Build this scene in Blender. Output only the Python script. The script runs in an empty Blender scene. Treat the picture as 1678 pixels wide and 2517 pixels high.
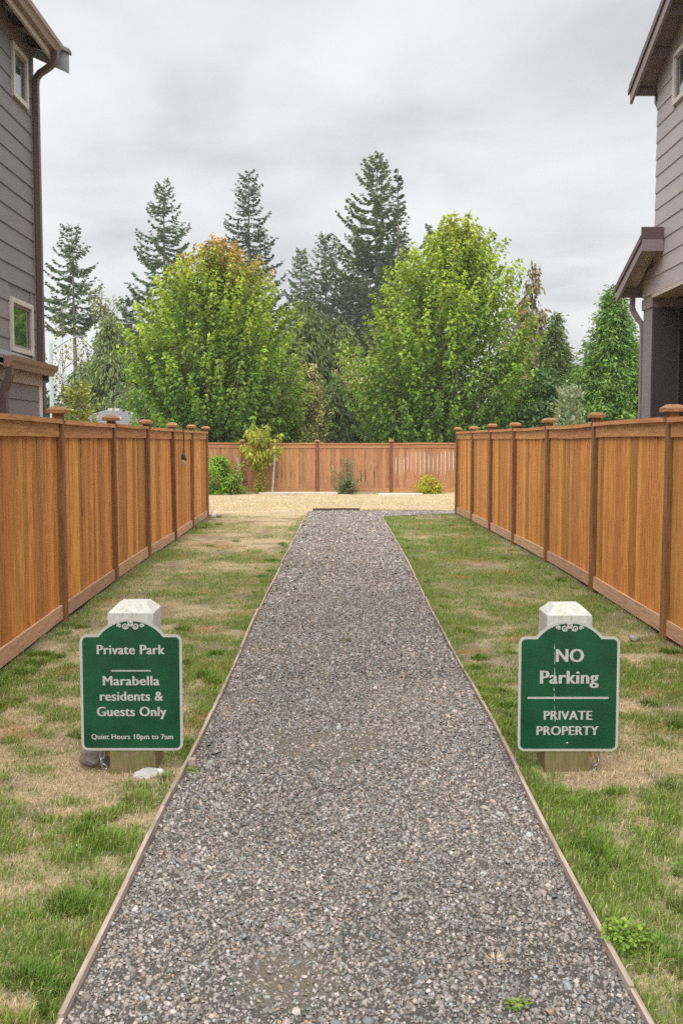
import bpy, math, random
import numpy as np
from mathutils import Vector, Matrix

random.seed(7)
RNG = np.random.default_rng(11)
scene = bpy.context.scene
COL = scene.collection
rad = math.radians

# ------------------------------------------------------------------ camera
cam_d = bpy.data.cameras.new('camera')
cam = bpy.data.objects.new('camera', cam_d)
COL.objects.link(cam)
cam.location = (0, 0, 1.70)
cam.rotation_euler = (rad(90 - 4.114), 0, 0)
cam_d.sensor_fit = 'HORIZONTAL'
cam_d.sensor_width = 24.0
cam_d.lens = 24.0 * 2440 / 1678
cam_d.clip_start = 0.05
cam_d.clip_end = 3000
scene.camera = cam

# ------------------------------------------------------------------ sky, sun, exposure
SUN_EL, SUN_AZ = rad(72), rad(200)          # high, behind the camera, diffused by the cloud deck
world = bpy.data.worlds.new('World')
scene.world = world
world.use_nodes = True
wn, wl = world.node_tree.nodes, world.node_tree.links
wn.clear()
w_out = wn.new('ShaderNodeOutputWorld')
w_bg = wn.new('ShaderNodeBackground')
w_sky = wn.new('ShaderNodeTexSky')
w_sky.sky_type = 'NISHITA'
w_sky.sun_disc = False
w_sky.sun_elevation = SUN_EL
w_sky.sun_rotation = SUN_AZ
w_tc = wn.new('ShaderNodeTexCoord')
w_sep = wn.new('ShaderNodeSeparateXYZ')
wl.new(w_tc.outputs['Generated'], w_sep.inputs[0])
def wmath(op, a, b):
    n = wn.new('ShaderNodeMath'); n.operation = op
    for i, v in enumerate((a, b)):
        if isinstance(v, (int, float)): n.inputs[i].default_value = v
        else: wl.new(v, n.inputs[i])
    return n.outputs[0]
zc = wmath('ADD', wmath('MAXIMUM', w_sep.outputs[2], 0.0), 0.16)
cmb = wn.new('ShaderNodeCombineXYZ')
wl.new(wmath('DIVIDE', w_sep.outputs[0], zc), cmb.inputs[0])
wl.new(wmath('DIVIDE', w_sep.outputs[1], zc), cmb.inputs[1])
cmb.inputs[2].default_value = 3.7
w_n1 = wn.new('ShaderNodeTexNoise')
w_n1.inputs['Scale'].default_value = 1.9
w_n1.inputs['Detail'].default_value = 5.5
w_n1.inputs['Roughness'].default_value = 0.47
w_n1.inputs['Distortion'].default_value = 0.35
wl.new(cmb.outputs[0], w_n1.inputs['Vector'])
w_rmp = wn.new('ShaderNodeValToRGB')
w_rmp.color_ramp.elements[0].position = 0.33
w_rmp.color_ramp.elements[0].color = (0.53, 0.54, 0.555, 1)
w_rmp.color_ramp.elements[1].position = 0.66
w_rmp.color_ramp.elements[1].color = (0.77, 0.77, 0.775, 1)
e = w_rmp.color_ramp.elements.new(0.50); e.color = (0.68, 0.683, 0.69, 1)
wl.new(w_n1.outputs['Fac'], w_rmp.inputs[0])
w_scl = wn.new('ShaderNodeVectorMath'); w_scl.operation = 'SCALE'
wl.new(w_sky.outputs[0], w_scl.inputs[0]); w_scl.inputs['Scale'].default_value = 0.10
w_mix = wn.new('ShaderNodeMix'); w_mix.data_type = 'RGBA'
w_mix.inputs['Factor'].default_value = 0.93
wl.new(w_scl.outputs[0], w_mix.inputs['A'])
wl.new(w_rmp.outputs[0], w_mix.inputs['B'])
wl.new(w_mix.outputs['Result'], w_bg.inputs['Color'])
w_bg.inputs['Strength'].default_value = 0.345
wl.new(w_bg.outputs[0], w_out.inputs[0])

sun_d = bpy.data.lights.new('sun', 'SUN')
sun_d.energy = 1.5
sun_d.angle = rad(95)
sun_d.color = (1.0, 0.97, 0.92)
sun = bpy.data.objects.new('sun', sun_d)
COL.objects.link(sun)
sun.location = (0, -20, 40)
sdir = Vector((math.sin(SUN_AZ) * math.cos(SUN_EL), math.cos(SUN_AZ) * math.cos(SUN_EL), math.sin(SUN_EL)))
sun.rotation_euler = (-sdir).to_track_quat('-Z', 'Y').to_euler()

vs = scene.view_settings
vs.view_transform = 'Standard'
vs.look = 'None'
vs.gamma = 1.0
vs.exposure = 1.85
vs.use_curve_mapping = False
scene.render.engine = 'CYCLES'
scene.cycles.max_bounces = 6
scene.cycles.diffuse_bounces = 4
scene.cycles.use_denoising = False
scene.cycles.denoiser = 'OPENIMAGEDENOISE'
scene.cycles.denoising_input_passes = 'RGB_ALBEDO_NORMAL'
scene.cycles.denoising_prefilter = 'ACCURATE'
scene.cycles.use_adaptive_sampling = False

# ------------------------------------------------------------------ helpers
def lin(r, g, b):
    f = lambda c: ((c / 255 + 0.055) / 1.055) ** 2.4 if c > 10 else c / 255 / 12.92
    return (f(r), f(g), f(b))

class Vnoise:
    """smooth value noise on the plane"""
    def __init__(s, seed, n=64):
        s.g = np.random.default_rng(seed).random((n, n)); s.n = n
    def one(s, x, y):
        xi = np.floor(x).astype(int); yi = np.floor(y).astype(int)
        fx = x - xi; fy = y - yi
        fx = fx * fx * (3 - 2 * fx); fy = fy * fy * (3 - 2 * fy)
        n = s.n; g = s.g
        a = g[xi % n, yi % n]; b = g[(xi + 1) % n, yi % n]
        c = g[xi % n, (yi + 1) % n]; d = g[(xi + 1) % n, (yi + 1) % n]
        return (a * (1 - fx) + b * fx) * (1 - fy) + (c * (1 - fx) + d * fx) * fy
    def __call__(s, x, y, scale, octv=3, rough=0.5):
        x = np.asarray(x, float) * scale + 91.3; y = np.asarray(y, float) * scale + 47.1
        t = 0; a = 1; w = 0
        for k in range(octv):
            t = t + a * s.one(x, y); w += a; a *= rough; x = x * 2.03 + 5.2; y = y * 2.03 + 1.7
        return t / w

def smooth(e0, e1, x):
    t = np.clip((x - e0) / (e1 - e0), 0, 1)
    return t * t * (3 - 2 * t)

def tag(o, label=None, cat=None, group=None, kind=None):
    if label: o['label'] = label
    if cat: o['category'] = cat
    if group: o['group'] = group
    if kind: o['kind'] = kind
    return o

def thing(name, loc, label, cat, group=None, rz=0):
    o = bpy.data.objects.new(name, None)
    o.empty_display_size = 0.2
    o.location = loc
    o.rotation_euler = (0, 0, rz)
    COL.objects.link(o)
    return tag(o, label, cat, group)

def link(name, me, mat=None, parent=None, loc=(0, 0, 0), rot=(0, 0, 0)):
    o = bpy.data.objects.new(name, me)
    if mat is not None and len(me.materials) == 0: me.materials.append(mat)
    o.location = loc
    o.rotation_euler = rot
    if parent is not None: o.parent = parent
    COL.objects.link(o)
    return o

class MB:
    def __init__(s): s.v = []; s.f = []
    def poly(s, pts, vec):
        """polygon extruded by vec"""
        n = len(pts); b = len(s.v); vec = Vector(vec)
        pts = [Vector(p) for p in pts]
        nrm = Vector((0, 0, 0))
        for i in range(n): nrm += pts[i].cross(pts[(i + 1) % n])
        if nrm.dot(vec) > 0: pts = pts[::-1]
        s.v += [tuple(p) for p in pts] + [tuple(p + vec) for p in pts]
        s.f.append(tuple(range(b, b + n)))
        s.f.append(tuple(range(b + 2 * n - 1, b + n - 1, -1)))
        for i in range(n):
            j = (i + 1) % n
            s.f.append((b + j, b + i, b + n + i, b + n + j))
        return s
    def box(s, x0, x1, y0, y1, z0, z1):
        return s.poly([(x0, y0, z0), (x1, y0, z0), (x1, y1, z0), (x0, y1, z0)], (0, 0, z1 - z0))
    def chbox(s, x0, x1, y0, y1, z0, z1, c=0.006):
        """box with chamfered vertical edges"""
        return s.poly([(x0 + c, y0, z0), (x1 - c, y0, z0), (x1, y0 + c, z0), (x1, y1 - c, z0), (x1 - c, y1, z0),
                       (x0 + c, y1, z0), (x0, y1 - c, z0), (x0, y0 + c, z0)], (0, 0, z1 - z0))
    def tube(s, pts, radii, n=8, cap=True):
        pts = [Vector(p) for p in pts]
        if not hasattr(radii, '__len__'): radii = [radii] * len(pts)
        b = len(s.v); up = Vector((0, 0, 1)); prev = None
        for i, p in enumerate(pts):
            d = (pts[min(i + 1, len(pts) - 1)] - pts[max(i - 1, 0)]).normalized()
            if prev is None:
                a = d.cross(up if abs(d.z) < 0.95 else Vector((1, 0, 0))).normalized()
            else:
                a = (prev - d * prev.dot(d)).normalized()
            prev = a; c = d.cross(a)
            for k in range(n):
                t = 2 * math.pi * k / n
                s.v.append(tuple(p + (a * math.cos(t) + c * math.sin(t)) * radii[i]))
        for i in range(len(pts) - 1):
            for k in range(n):
                k2 = (k + 1) % n
                s.f.append((b + i * n + k, b + i * n + k2, b + (i + 1) * n + k2, b + (i + 1) * n + k))
        if cap:
            s.f.append(tuple(b + k for k in range(n))[::-1])
            s.f.append(tuple(b + (len(pts) - 1) * n + k for k in range(n)))
        return s
    def sweep_rect(s, pts, w, h, side):
        """rectangular tube: w along 'side', h across"""
        pts = [Vector(p) for p in pts]; side = Vector(side).normalized(); b = len(s.v)
        for i, p in enumerate(pts):
            d = (pts[min(i + 1, len(pts) - 1)] - pts[max(i - 1, 0)]).normalized()
            c = d.cross(side).normalized()
            for (u, v) in ((-1, -1), (1, -1), (1, 1), (-1, 1)):
                s.v.append(tuple(p + side * u * w / 2 + c * v * h / 2))
        for i in range(len(pts) - 1):
            for k in range(4):
                k2 = (k + 1) % 4
                s.f.append((b + i * 4 + k, b + i * 4 + k2, b + (i + 1) * 4 + k2, b + (i + 1) * 4 + k))
        s.f.append((b + 3, b + 2, b + 1, b)); m = b + (len(pts) - 1) * 4
        s.f.append((m, m + 1, m + 2, m + 3))
        return s
    def mesh(s, name, off=(0, 0, 0), smooth_=False):
        me = bpy.data.meshes.new(name)
        me.from_pydata([(v[0] - off[0], v[1] - off[1], v[2] - off[2]) for v in s.v], [], s.f)
        me.update()
        if smooth_: me.shade_smooth()
        return me
    def build(s, name, mat, parent=None, off=None, smooth_=False):
        if off is None: off = parent.location if parent is not None else (0, 0, 0)
        return link(name, s.mesh(name, off, smooth_), mat, parent)

def np_mesh(name, V, F, C=None, mat=None):
    """mesh from arrays; F is (n,3) or (n,4); C per-vertex colour"""
    me = bpy.data.meshes.new(name)
    V = np.ascontiguousarray(V, np.float32); F = np.ascontiguousarray(F, np.int32)
    k = F.shape[1]
    me.vertices.add(len(V)); me.vertices.foreach_set('co', V.ravel())
    me.loops.add(F.size); me.loops.foreach_set('vertex_index', F.ravel())
    me.polygons.add(len(F)); me.polygons.foreach_set('loop_start', np.arange(0, F.size, k, dtype=np.int32))
    me.update(calc_edges=True)
    if C is not None:
        at = me.attributes.new('Col', 'FLOAT_COLOR', 'POINT')
        c4 = np.ones((len(V), 4), np.float32); c4[:, :3] = C
        at.data.foreach_set('color', c4.ravel())
    if mat: me.materials.append(mat)
    return me

# outlines of the sign lettering
TEXT = {}
def text_mesh(body, w, caph, mat, bold):
    if body in TEXT: return TEXT[body]
    cu = bpy.data.curves.new('t', 'FONT'); cu.body = body; cu.size = 1.0; cu.resolution_u = 4; cu.space_character = 1.06
    ob = bpy.data.objects.new('t', cu); COL.objects.link(ob)
    dg = bpy.context.evaluated_depsgraph_get(); ev = ob.evaluated_get(dg)
    me = ev.to_mesh()
    V = np.array([v.co[:] for v in me.vertices]); F = [tuple(p.vertices) for p in me.polygons]
    ev.to_mesh_clear(); bpy.data.objects.remove(ob); bpy.data.curves.remove(cu)
    TEXT[body] = (V, F)
    return V, F
for body_ in ('H', 'Private Park', 'Marabella', 'residents &', 'Guests Only', 'Quiet Hours 10pm to 7am', 'NO', 'Parking', 'PRIVATE', 'PROPERTY'):
    for q_ in range(len(body_)):
        text_mesh(body_[:q_ + 1], 0, 0, None, 0)
        if body_[q_] != ' ': text_mesh(body_[q_], 0, 0, None, 0)

# ------------------------------------------------------------------ materials
def new_mat(name):
    m = bpy.data.materials.new(name); m.use_nodes = True
    nt = m.node_tree; b = nt.nodes['Principled BSDF']
    return m, nt, b
def N(nt, typ, **kw):
    n = nt.nodes.new(typ)
    for k, v in kw.items():
        if k in n.inputs: n.inputs[k].default_value = v
        else: setattr(n, k, v)
    return n
def ramp(nt, fac, stops):
    r = nt.nodes.new('ShaderNodeValToRGB')
    el = r.color_ramp.elements
    el[0].position, el[0].color = stops[0][0], (*stops[0][1], 1)
    el[1].position, el[1].color = stops[-1][0], (*stops[-1][1], 1)
    for p, c in stops[1:-1]:
        x = el.new(p); x.color = (*c, 1)
    nt.links.new(fac, r.inputs[0])
    return r.outputs[0]
def mixc(nt, fac, a, b, mode='MIX'):
    m = nt.nodes.new('ShaderNodeMix'); m.data_type = 'RGBA'; m.blend_type = mode
    for s_, v in (('Factor', fac), ('A', a), ('B', b)):
        if isinstance(v, (int, float)): m.inputs[s_].default_value = v
        elif isinstance(v, tuple): m.inputs[s_].default_value = (*v, 1) if len(v) == 3 else v
        else: nt.links.new(v, m.inputs[s_])
    return m.outputs['Result']
def obj_coord(nt, scale=(1, 1, 1), rnd=40.0):
    """object coordinates, shifted per object so that no two pieces share a grain"""
    tc = N(nt, 'ShaderNodeTexCoord'); oi = N(nt, 'ShaderNodeObjectInfo')
    mu = N(nt, 'ShaderNodeMath', operation='MULTIPLY'); mu.inputs[1].default_value = rnd
    nt.links.new(oi.outputs['Random'], mu.inputs[0])
    ad = N(nt, 'ShaderNodeVectorMath', operation='ADD')
    nt.links.new(tc.outputs['Object'], ad.inputs[0]); nt.links.new(mu.outputs[0], ad.inputs[1])
    mp = N(nt, 'ShaderNodeMapping'); mp.inputs['Scale'].default_value = scale
    nt.links.new(ad.outputs[0], mp.inputs['Vector'])
    return mp.outputs[0], oi.outputs['Random']
def noise(nt, vec, scale, detail=3, rough=0.5, dist=0.0):
    n = N(nt, 'ShaderNodeTexNoise', Scale=scale, Detail=detail, Roughness=rough, Distortion=dist)
    if vec is not None: nt.links.new(vec, n.inputs['Vector'])
    return n.outputs['Fac']
def bump(nt, b, h, strength, dist=0.01):
    bm = N(nt, 'ShaderNodeBump', Strength=strength, Distance=dist)
    nt.links.new(h, bm.inputs['Height']); nt.links.new(bm.outputs[0], b.inputs['Normal'])

def wood_mat(name, dark, mid, light, grain_axis='z', rough=0.75, var=0.35, streak=0.3, knots=0.0):
    m, nt, b = new_mat(name)
    sc = {'z': (9, 9, 0.55), 'y': (9, 0.55, 9), 'x': (0.55, 9, 9)}[grain_axis]
    v, rnd = obj_coord(nt, sc)
    g = noise(nt, v, 5.0, 5, 0.6, 0.6)
    c = ramp(nt, g, [(0.30, dark), (0.50, mid), (0.72, light)])
    v2, _ = obj_coord(nt, {'z': (22, 22, 0.35), 'y': (22, 0.35, 22), 'x': (0.35, 22, 22)}[grain_axis], 73.0)
    g2 = noise(nt, v2, 4.0, 3, 0.6, 0.3)
    fl = ramp(nt, g2, [(0.60, (0, 0, 0)), (0.78, (1, 1, 1))])
    c = mixc(nt, N_mul(nt, fl, streak), c, tuple(min(1, x * 1.5 + 0.08) for x in light))
    v3, _ = obj_coord(nt, {'z': (7, 7, 2.6), 'y': (7, 2.6, 7), 'x': (2.6, 7, 7)}[grain_axis], 61.0)
    vo = N(nt, 'ShaderNodeTexVoronoi', Scale=1.0); nt.links.new(v3, vo.inputs['Vector'])
    kn = ramp(nt, vo.outputs['Distance'], [(0.06, (0.55,) * 3), (0.17, (1, 1, 1))])
    c = mixc(nt, knots, c, mixc(nt, 1.0, c, kn, 'MULTIPLY'))
    hv = N(nt, 'ShaderNodeHueSaturation')
    mr = N(nt, 'ShaderNodeMapRange'); nt.links.new(rnd, mr.inputs[0])
    mr.inputs[3].default_value = 1 - var; mr.inputs[4].default_value = 1 + var * 0.75
    nt.links.new(mr.outputs[0], hv.inputs['Value'])
    wn_ = N(nt, 'ShaderNodeTexWhiteNoise', noise_dimensions='1D'); nt.links.new(rnd, wn_.inputs['W'])
    mh = N(nt, 'ShaderNodeMapRange'); nt.links.new(wn_.outputs['Value'], mh.inputs[0])
    mh.inputs[3].default_value = 0.488; mh.inputs[4].default_value = 0.508
    nt.links.new(mh.outputs[0], hv.inputs['Hue'])
    nt.links.new(c, hv.inputs['Color']); nt.links.new(hv.outputs[0], b.inputs['Base Color'])
    b.inputs['Roughness'].default_value = rough
    bump(nt, b, g, 0.35, 0.004)
    return m
def N_mul(nt, a, k):
    mu = N(nt, 'ShaderNodeMath', operation='MULTIPLY'); mu.inputs[1].default_value = k
    nt.links.new(a, mu.inputs[0]); return mu.outputs[0]

def plain_mat(name, colr, rough=0.6, var=0.12, scale=6.0, metallic=0.0, bmp=0.0, spec=None):
    m, nt, b = new_mat(name)
    v, rnd = obj_coord(nt)
    g = noise(nt, v, scale, 4, 0.6)
    c = ramp(nt, g, [(0.3, tuple(x * (1 - var) for x in colr)), (0.7, tuple(min(1, x * (1 + var)) for x in colr))])
    nt.links.new(c, b.inputs['Base Color'])
    b.inputs['Roughness'].default_value = rough; b.inputs['Metallic'].default_value = metallic
    if spec is not None: b.inputs['Specular IOR Level'].default_value = spec
    if bmp: bump(nt, b, g, bmp, 0.01)
    return m

def leaf_mat(name, rough=0.5, trans=0.28):
    m, nt, b = new_mat(name)
    at = N(nt, 'ShaderNodeAttribute', attribute_name='Col')
    nt.links.new(at.outputs['Color'], b.inputs['Base Color'])
    b.inputs['Roughness'].default_value = rough
    b.inputs['Specular IOR Level'].default_value = 0.3
    tr = N(nt, 'ShaderNodeBsdfTranslucent')
    c2 = mixc(nt, 1.0, at.outputs['Color'], (1.15, 1.1, 0.55), 'MULTIPLY')
    nt.links.new(c2, tr.inputs['Color'])
    mx = N(nt, 'ShaderNodeMixShader'); mx.inputs[0].default_value = trans
    out = nt.nodes['Material Output']
    nt.links.new(b.outputs[0], mx.inputs[1]); nt.links.new(tr.outputs[0], mx.inputs[2])
    nt.links.new(mx.outputs[0], out.inputs['Surface'])
    return m

def attr_mat(name, rough=0.85, nscale=0, bmp=0.0, lo=0.7, hi=1.25, spec=0.2):
    m, nt, b = new_mat(name)
    at = N(nt, 'ShaderNodeAttribute', attribute_name='Col')
    c = at.outputs['Color']
    if nscale:
        tc = N(nt, 'ShaderNodeTexCoord')
        g = noise(nt, tc.outputs['Object'], nscale, 5, 0.65)
        k = ramp(nt, g, [(0.3, (lo,) * 3), (0.7, (hi,) * 3)])
        c = mixc(nt, 1.0, c, k, 'MULTIPLY')
        if bmp: bump(nt, b, g, bmp, 0.02)
    nt.links.new(c, b.inputs['Base Color'])
    b.inputs['Roughness'].default_value = rough
    b.inputs['Specular IOR Level'].default_value = spec
    return m

M = {}
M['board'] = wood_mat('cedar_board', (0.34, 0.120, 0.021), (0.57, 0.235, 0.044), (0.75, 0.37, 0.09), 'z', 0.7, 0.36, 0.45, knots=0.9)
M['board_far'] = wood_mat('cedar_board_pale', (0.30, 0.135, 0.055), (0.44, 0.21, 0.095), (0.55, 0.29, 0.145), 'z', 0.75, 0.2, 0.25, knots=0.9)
M['rail'] = wood_mat('cedar_rail', (0.34, 0.14, 0.045), (0.52, 0.245, 0.085), (0.66, 0.36, 0.15), 'y', 0.7, 0.12, 0.2)
M['rail_x'] = wood_mat('cedar_rail_cross', (0.34, 0.15, 0.06), (0.48, 0.23, 0.10), (0.60, 0.32, 0.16), 'x', 0.7, 0.12, 0.2)
M['kick'] = wood_mat('cedar_kickboard', (0.35, 0.20, 0.11), (0.49, 0.30, 0.175), (0.61, 0.41, 0.26), 'y', 0.8, 0.15, 0.2)
M['cap'] = wood_mat('cedar_post_cap', (0.20, 0.09, 0.035), (0.33, 0.16, 0.062), (0.44, 0.235, 0.105), 'x', 0.7, 0.12, 0.1)
M['post'] = wood_mat('cedar_post', (0.13, 0.052, 0.018), (0.22, 0.094, 0.034), (0.31, 0.145, 0.06), 'z', 0.7, 0.15, 0.1)
M['edging'] = wood_mat('edging_board', (0.22, 0.17, 0.135), (0.38, 0.305, 0.25), (0.53, 0.44, 0.375), 'y', 0.85, 0.2, 0.2)
M['edging_dark'] = wood_mat('edging_board_dark', (0.07, 0.045, 0.035), (0.12, 0.075, 0.055), (0.18, 0.12, 0.09), 'x', 0.85, 0.2, 0.1)
M['siding'] = wood_mat('painted_siding', (0.195, 0.170, 0.174), (0.216, 0.190, 0.194), (0.238, 0.211, 0.214), 'y', 0.6, 0.05, 0.03)
M['siding2'] = wood_mat('painted_siding_light', (0.37, 0.325, 0.325), (0.40, 0.355, 0.355), (0.43, 0.385, 0.385), 'y', 0.6, 0.05, 0.03)
M['brown'] = plain_mat('brown_trim_paint', (0.115, 0.075, 0.072), 0.45, 0.1)
M['brown_lt'] = plain_mat('mauve_trim_paint', (0.26, 0.205, 0.21), 0.5, 0.08)
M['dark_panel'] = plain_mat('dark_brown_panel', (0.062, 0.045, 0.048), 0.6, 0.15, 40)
M['beige'] = plain_mat('beige_trim', (0.50, 0.42, 0.36), 0.55, 0.08)
M['gutter'] = plain_mat('brown_gutter_metal', (0.28, 0.185, 0.14), 0.35, 0.08)
M['greypaint'] = plain_mat('grey_barge_paint', (0.33, 0.34, 0.37), 0.5, 0.08)
M['whitetrim'] = plain_mat('white_trim', (0.72, 0.69, 0.66), 0.55, 0.06)
M['frame'] = plain_mat('window_frame_vinyl', (0.55, 0.51, 0.45), 0.4, 0.05)
M['shingle'] = plain_mat('grey_shingle', (0.19, 0.19, 0.20), 0.9, 0.3, 25, bmp=0.5)
M['cream'] = plain_mat('cream_siding', (0.56, 0.49, 0.38), 0.6, 0.06)
M['bark'] = plain_mat('tree_bark', (0.17, 0.13, 0.10), 0.9, 0.4, 12, bmp=0.6)
M['bark_fir'] = plain_mat('fir_bark', (0.25, 0.20, 0.17), 0.9, 0.3, 8, bmp=0.6)
M['leaf'] = leaf_mat('leaf', 0.5, 0.36)
M['needle'] = leaf_mat('needle', 0.6, 0.12)
M['grass'] = leaf_mat('grass_blade', 0.55, 0.25)
M['lawn'] = attr_mat('lawn_soil_thatch', 0.95, 55, 0.7, 0.55, 1.3)
M['stone'] = attr_mat('gravel_stone', 0.8, 160, spec=0.25, lo=0.8, hi=1.15)
M['grit'] = attr_mat('gravel_grit', 0.95, 130, 0.9, 0.5, 1.45)
M['steel'] = plain_mat('galvanised_steel', (0.42, 0.42, 0.42), 0.4, 0.25, 30, metallic=0.8)
M['yellow'] = plain_mat('yellow_paint', (0.55, 0.36, 0.04), 0.5, 0.2)
M['black'] = plain_mat('black_rubber', (0.015, 0.015, 0.015), 0.5, 0.1)
M['pole'] = plain_mat('pale_lamp_pole', (0.52, 0.58, 0.58), 0.5, 0.06)
M['rock'] = plain_mat('grey_rock', (0.24, 0.215, 0.205), 0.85, 0.35, 9, bmp=0.7)
M['rock_pale'] = plain_mat('pale_rock', (0.46, 0.45, 0.43), 0.8, 0.2, 12, bmp=0.5)
M['slab'] = plain_mat('white_concrete', (0.66, 0.64, 0.60), 0.85, 0.12, 8)
M['stake'] = plain_mat('weathered_stake', (0.40, 0.33, 0.29), 0.85, 0.2, 20)
M['ground'] = plain_mat('far_ground', (0.11, 0.13, 0.05), 0.95, 0.4, 0.3)
M['letter'] = plain_mat('sign_reflective_white', (0.50, 0.49, 0.465), 0.45, 0.05)

m, nt, b = new_mat('window_glass')
b.inputs['Base Color'].default_value = (0.03, 0.06, 0.045, 1); b.inputs['Roughness'].default_value = 0.03
b.inputs['Specular IOR Level'].default_value = 1.0; b.inputs['Coat Weight'].default_value = 1.0
b.inputs['Coat Roughness'].default_value = 0.02
M['glass'] = m
m, nt, b = new_mat('clear_bulb_glass')
b.inputs['Base Color'].default_value = (0.75, 0.7, 0.6, 1); b.inputs['Roughness'].default_value = 0.1
b.inputs['Transmission Weight'].default_value = 0.6
M['bulb'] = m

# green reflective sign face with pale specks of dirt
m, nt, b = new_mat('green_sign_face')
v, rnd = obj_coord(nt)
c = ramp(nt, noise(nt, v, 7, 3), [(0.3, (0.002, 0.055, 0.026)), (0.7, (0.006, 0.088, 0.036))])
sp = ramp(nt, noise(nt, v, 330, 2, 0.5), [(0.71, (0, 0, 0)), (0.77, (1, 1, 1))])
mk = ramp(nt, noise(nt, v, 9, 2, 0.5), [(0.40, (0.05,) * 3), (0.70, (0.75,) * 3)])
sp2 = mixc(nt, 1.0, sp, mk, 'MULTIPLY')
c = mixc(nt, sp2, c, (0.30, 0.40, 0.32))
nt.links.new(c, b.inputs['Base Color'])
b.inputs['Roughness'].default_value = 0.32
M['signgreen'] = m

# sign posts: weathered white paint above, bare mossy timber low down where the paint never went
m, nt, b = new_mat('weathered_white_post')
tc = N(nt, 'ShaderNodeTexCoord'); sx = N(nt, 'ShaderNodeSeparateXYZ'); nt.links.new(tc.outputs['Object'], sx.inputs[0])
mp = N(nt, 'ShaderNodeMapping'); mp.inputs['Scale'].default_value = (14, 14, 1.2); nt.links.new(tc.outputs['Object'], mp.inputs['Vector'])
gr = noise(nt, mp.outputs[0], 5, 5, 0.6, 0.5)
bl = noise(nt, tc.outputs['Object'], 13, 5, 0.65)
white = ramp(nt, gr, [(0.30, (0.32, 0.31, 0.27)), (0.45, (0.52, 0.51, 0.48)), (0.7, (0.60, 0.59, 0.57))])
stain = ramp(nt, bl, [(0.52, (0, 0, 0)), (0.70, (0.6, 0.6, 0.6))])
white = mixc(nt, stain, white, (0.36, 0.37, 0.20))
wood = ramp(nt, gr, [(0.28, (0.10, 0.08, 0.035)), (0.5, (0.20, 0.155, 0.075)), (0.75, (0.30, 0.24, 0.14))])
moss = ramp(nt, bl, [(0.42, (0, 0, 0)), (0.62, (0.85,) * 3)])
wood = mixc(nt, moss, wood, (0.15, 0.16, 0.035))
ad = N(nt, 'ShaderNodeMath', operation='ADD'); nt.links.new(sx.outputs[2], ad.inputs[0])
nt.links.new(N_mul(nt, bl, 0.10), ad.inputs[1])
st = ramp(nt, ad.outputs[0], [(0.27, (0, 0, 0)), (0.33, (1, 1, 1))])
nt.links.new(mixc(nt, st, wood, white), b.inputs['Base Color'])
b.inputs['Roughness'].default_value = 0.8
bump(nt, b, gr, 0.4, 0.004)
M['signpost'] = m

# ------------------------------------------------------------------ layout lines
PL = np.array([(-0.86, -2), (-0.83, 2.79), (-0.83, 3.05), (-0.82, 3.53), (-0.825, 4.03), (-0.82, 4.47), (-0.79, 5.12), (-0.78, 6.18), (-0.80, 7.86), (-0.85, 9.92), (-0.84, 12.33), (-0.82, 15.59), (-0.81, 19.56), (-0.785, 23.3), (-0.74, 23.9)])
PR = np.array([(0.91, -2), (0.90, 2.79), (0.89, 3.08), (0.885, 3.53), (0.875, 4.08), (0.90, 4.89), (0.92, 5.62), (0.90, 6.62), (0.88, 7.86), (0.88, 9.67), (0.93, 11.58), (0.96, 14.98), (0.95, 17.75), (0.89, 20.6), (0.91, 21.9)])
LP = [(-2.40, 4.15), (-2.50, 6.75), (-2.63, 9.27), (-2.73, 11.86), (-2.80, 14.28), (-2.83, 16.75), (-2.90, 19.22), (-2.97, 21.86)]
RP = [(2.62, 3.40), (2.72, 5.85), (2.80, 8.475), (2.86, 11.20), (2.885, 13.85), (2.85, 16.30), (2.80, 18.58), (2.75, 20.80), (2.67, 22.95)]
PL[:, 0] = 0.45 * PL[:, 0] - 0.55 * 0.818; PR[:, 0] = 0.45 * PR[:, 0] + 0.55 * 0.903   # laid nearly straight
lpa, rpa = np.array(LP), np.array(RP)
xL = lambda y: np.interp(y, PL[:, 1], PL[:, 0])
xR = lambda y: np.interp(y, PR[:, 1], PR[:, 0])
fL = lambda y: np.interp(y, lpa[:, 1], lpa[:, 0], left=-2.25)
fR = lambda y: np.interp(y, rpa[:, 1], rpa[:, 0], left=2.5)
def in_path(x, y):
    main = (x > xL(y)) & (x < xR(y)) & (y < 23.95)
    lowb = np.interp(x, [0.9, 1.2, 2.67, 9], [21.95, 22.35, 23.0, 23.2])
    turn = (x > 0.88) & (y > lowb) & (y < 23.95 + 0.0 * x) & (x < 9)
    return main | turn
VN = Vnoise(3); VN2 = Vnoise(8); VN3 = Vnoise(21)
SIGNS = [(-1.065, 5.06), (1.165, 5.12)]

def green_amount(x, y):
    """how green the lawn is (0 straw .. 1 lush) at a spot"""
    g = VN(x, y, 0.9, 4, 0.55) - 0.5
    g = g * 1.35 + (VN2(x, y, 6.5, 3) - 0.5) * (2.3 - 1.5 * smooth(6, 12, y)) + 0.60
    left = x < 0
    edge = np.where(left, np.abs(x - xL(y)), np.abs(x - xR(y)))
    g = g + 0.42 * np.exp(-(edge / 0.20) ** 2)
    fed = np.where(left, np.abs(x - fL(y)), np.abs(x - fR(y)))
    g = g + np.where(left, 0.42, -0.05) * np.exp(-(fed / 0.28) ** 2)
    g = g + np.where(left, -0.06, 0.05)
    g = g - np.where(left, 0.30, 0.0) * smooth(11, 17, y)
    for sx_, sy_ in SIGNS:
        g = g - 0.75 * np.exp(-(((x - sx_) / 0.42) ** 2 + ((y - sy_ + 0.10) / 0.30) ** 2))
    lim = np.where(left, 22.3, 23.6)
    g = g - 1.1 * smooth(0, 1.2, y - lim)
    return np.clip(g, 0, 1)

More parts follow.
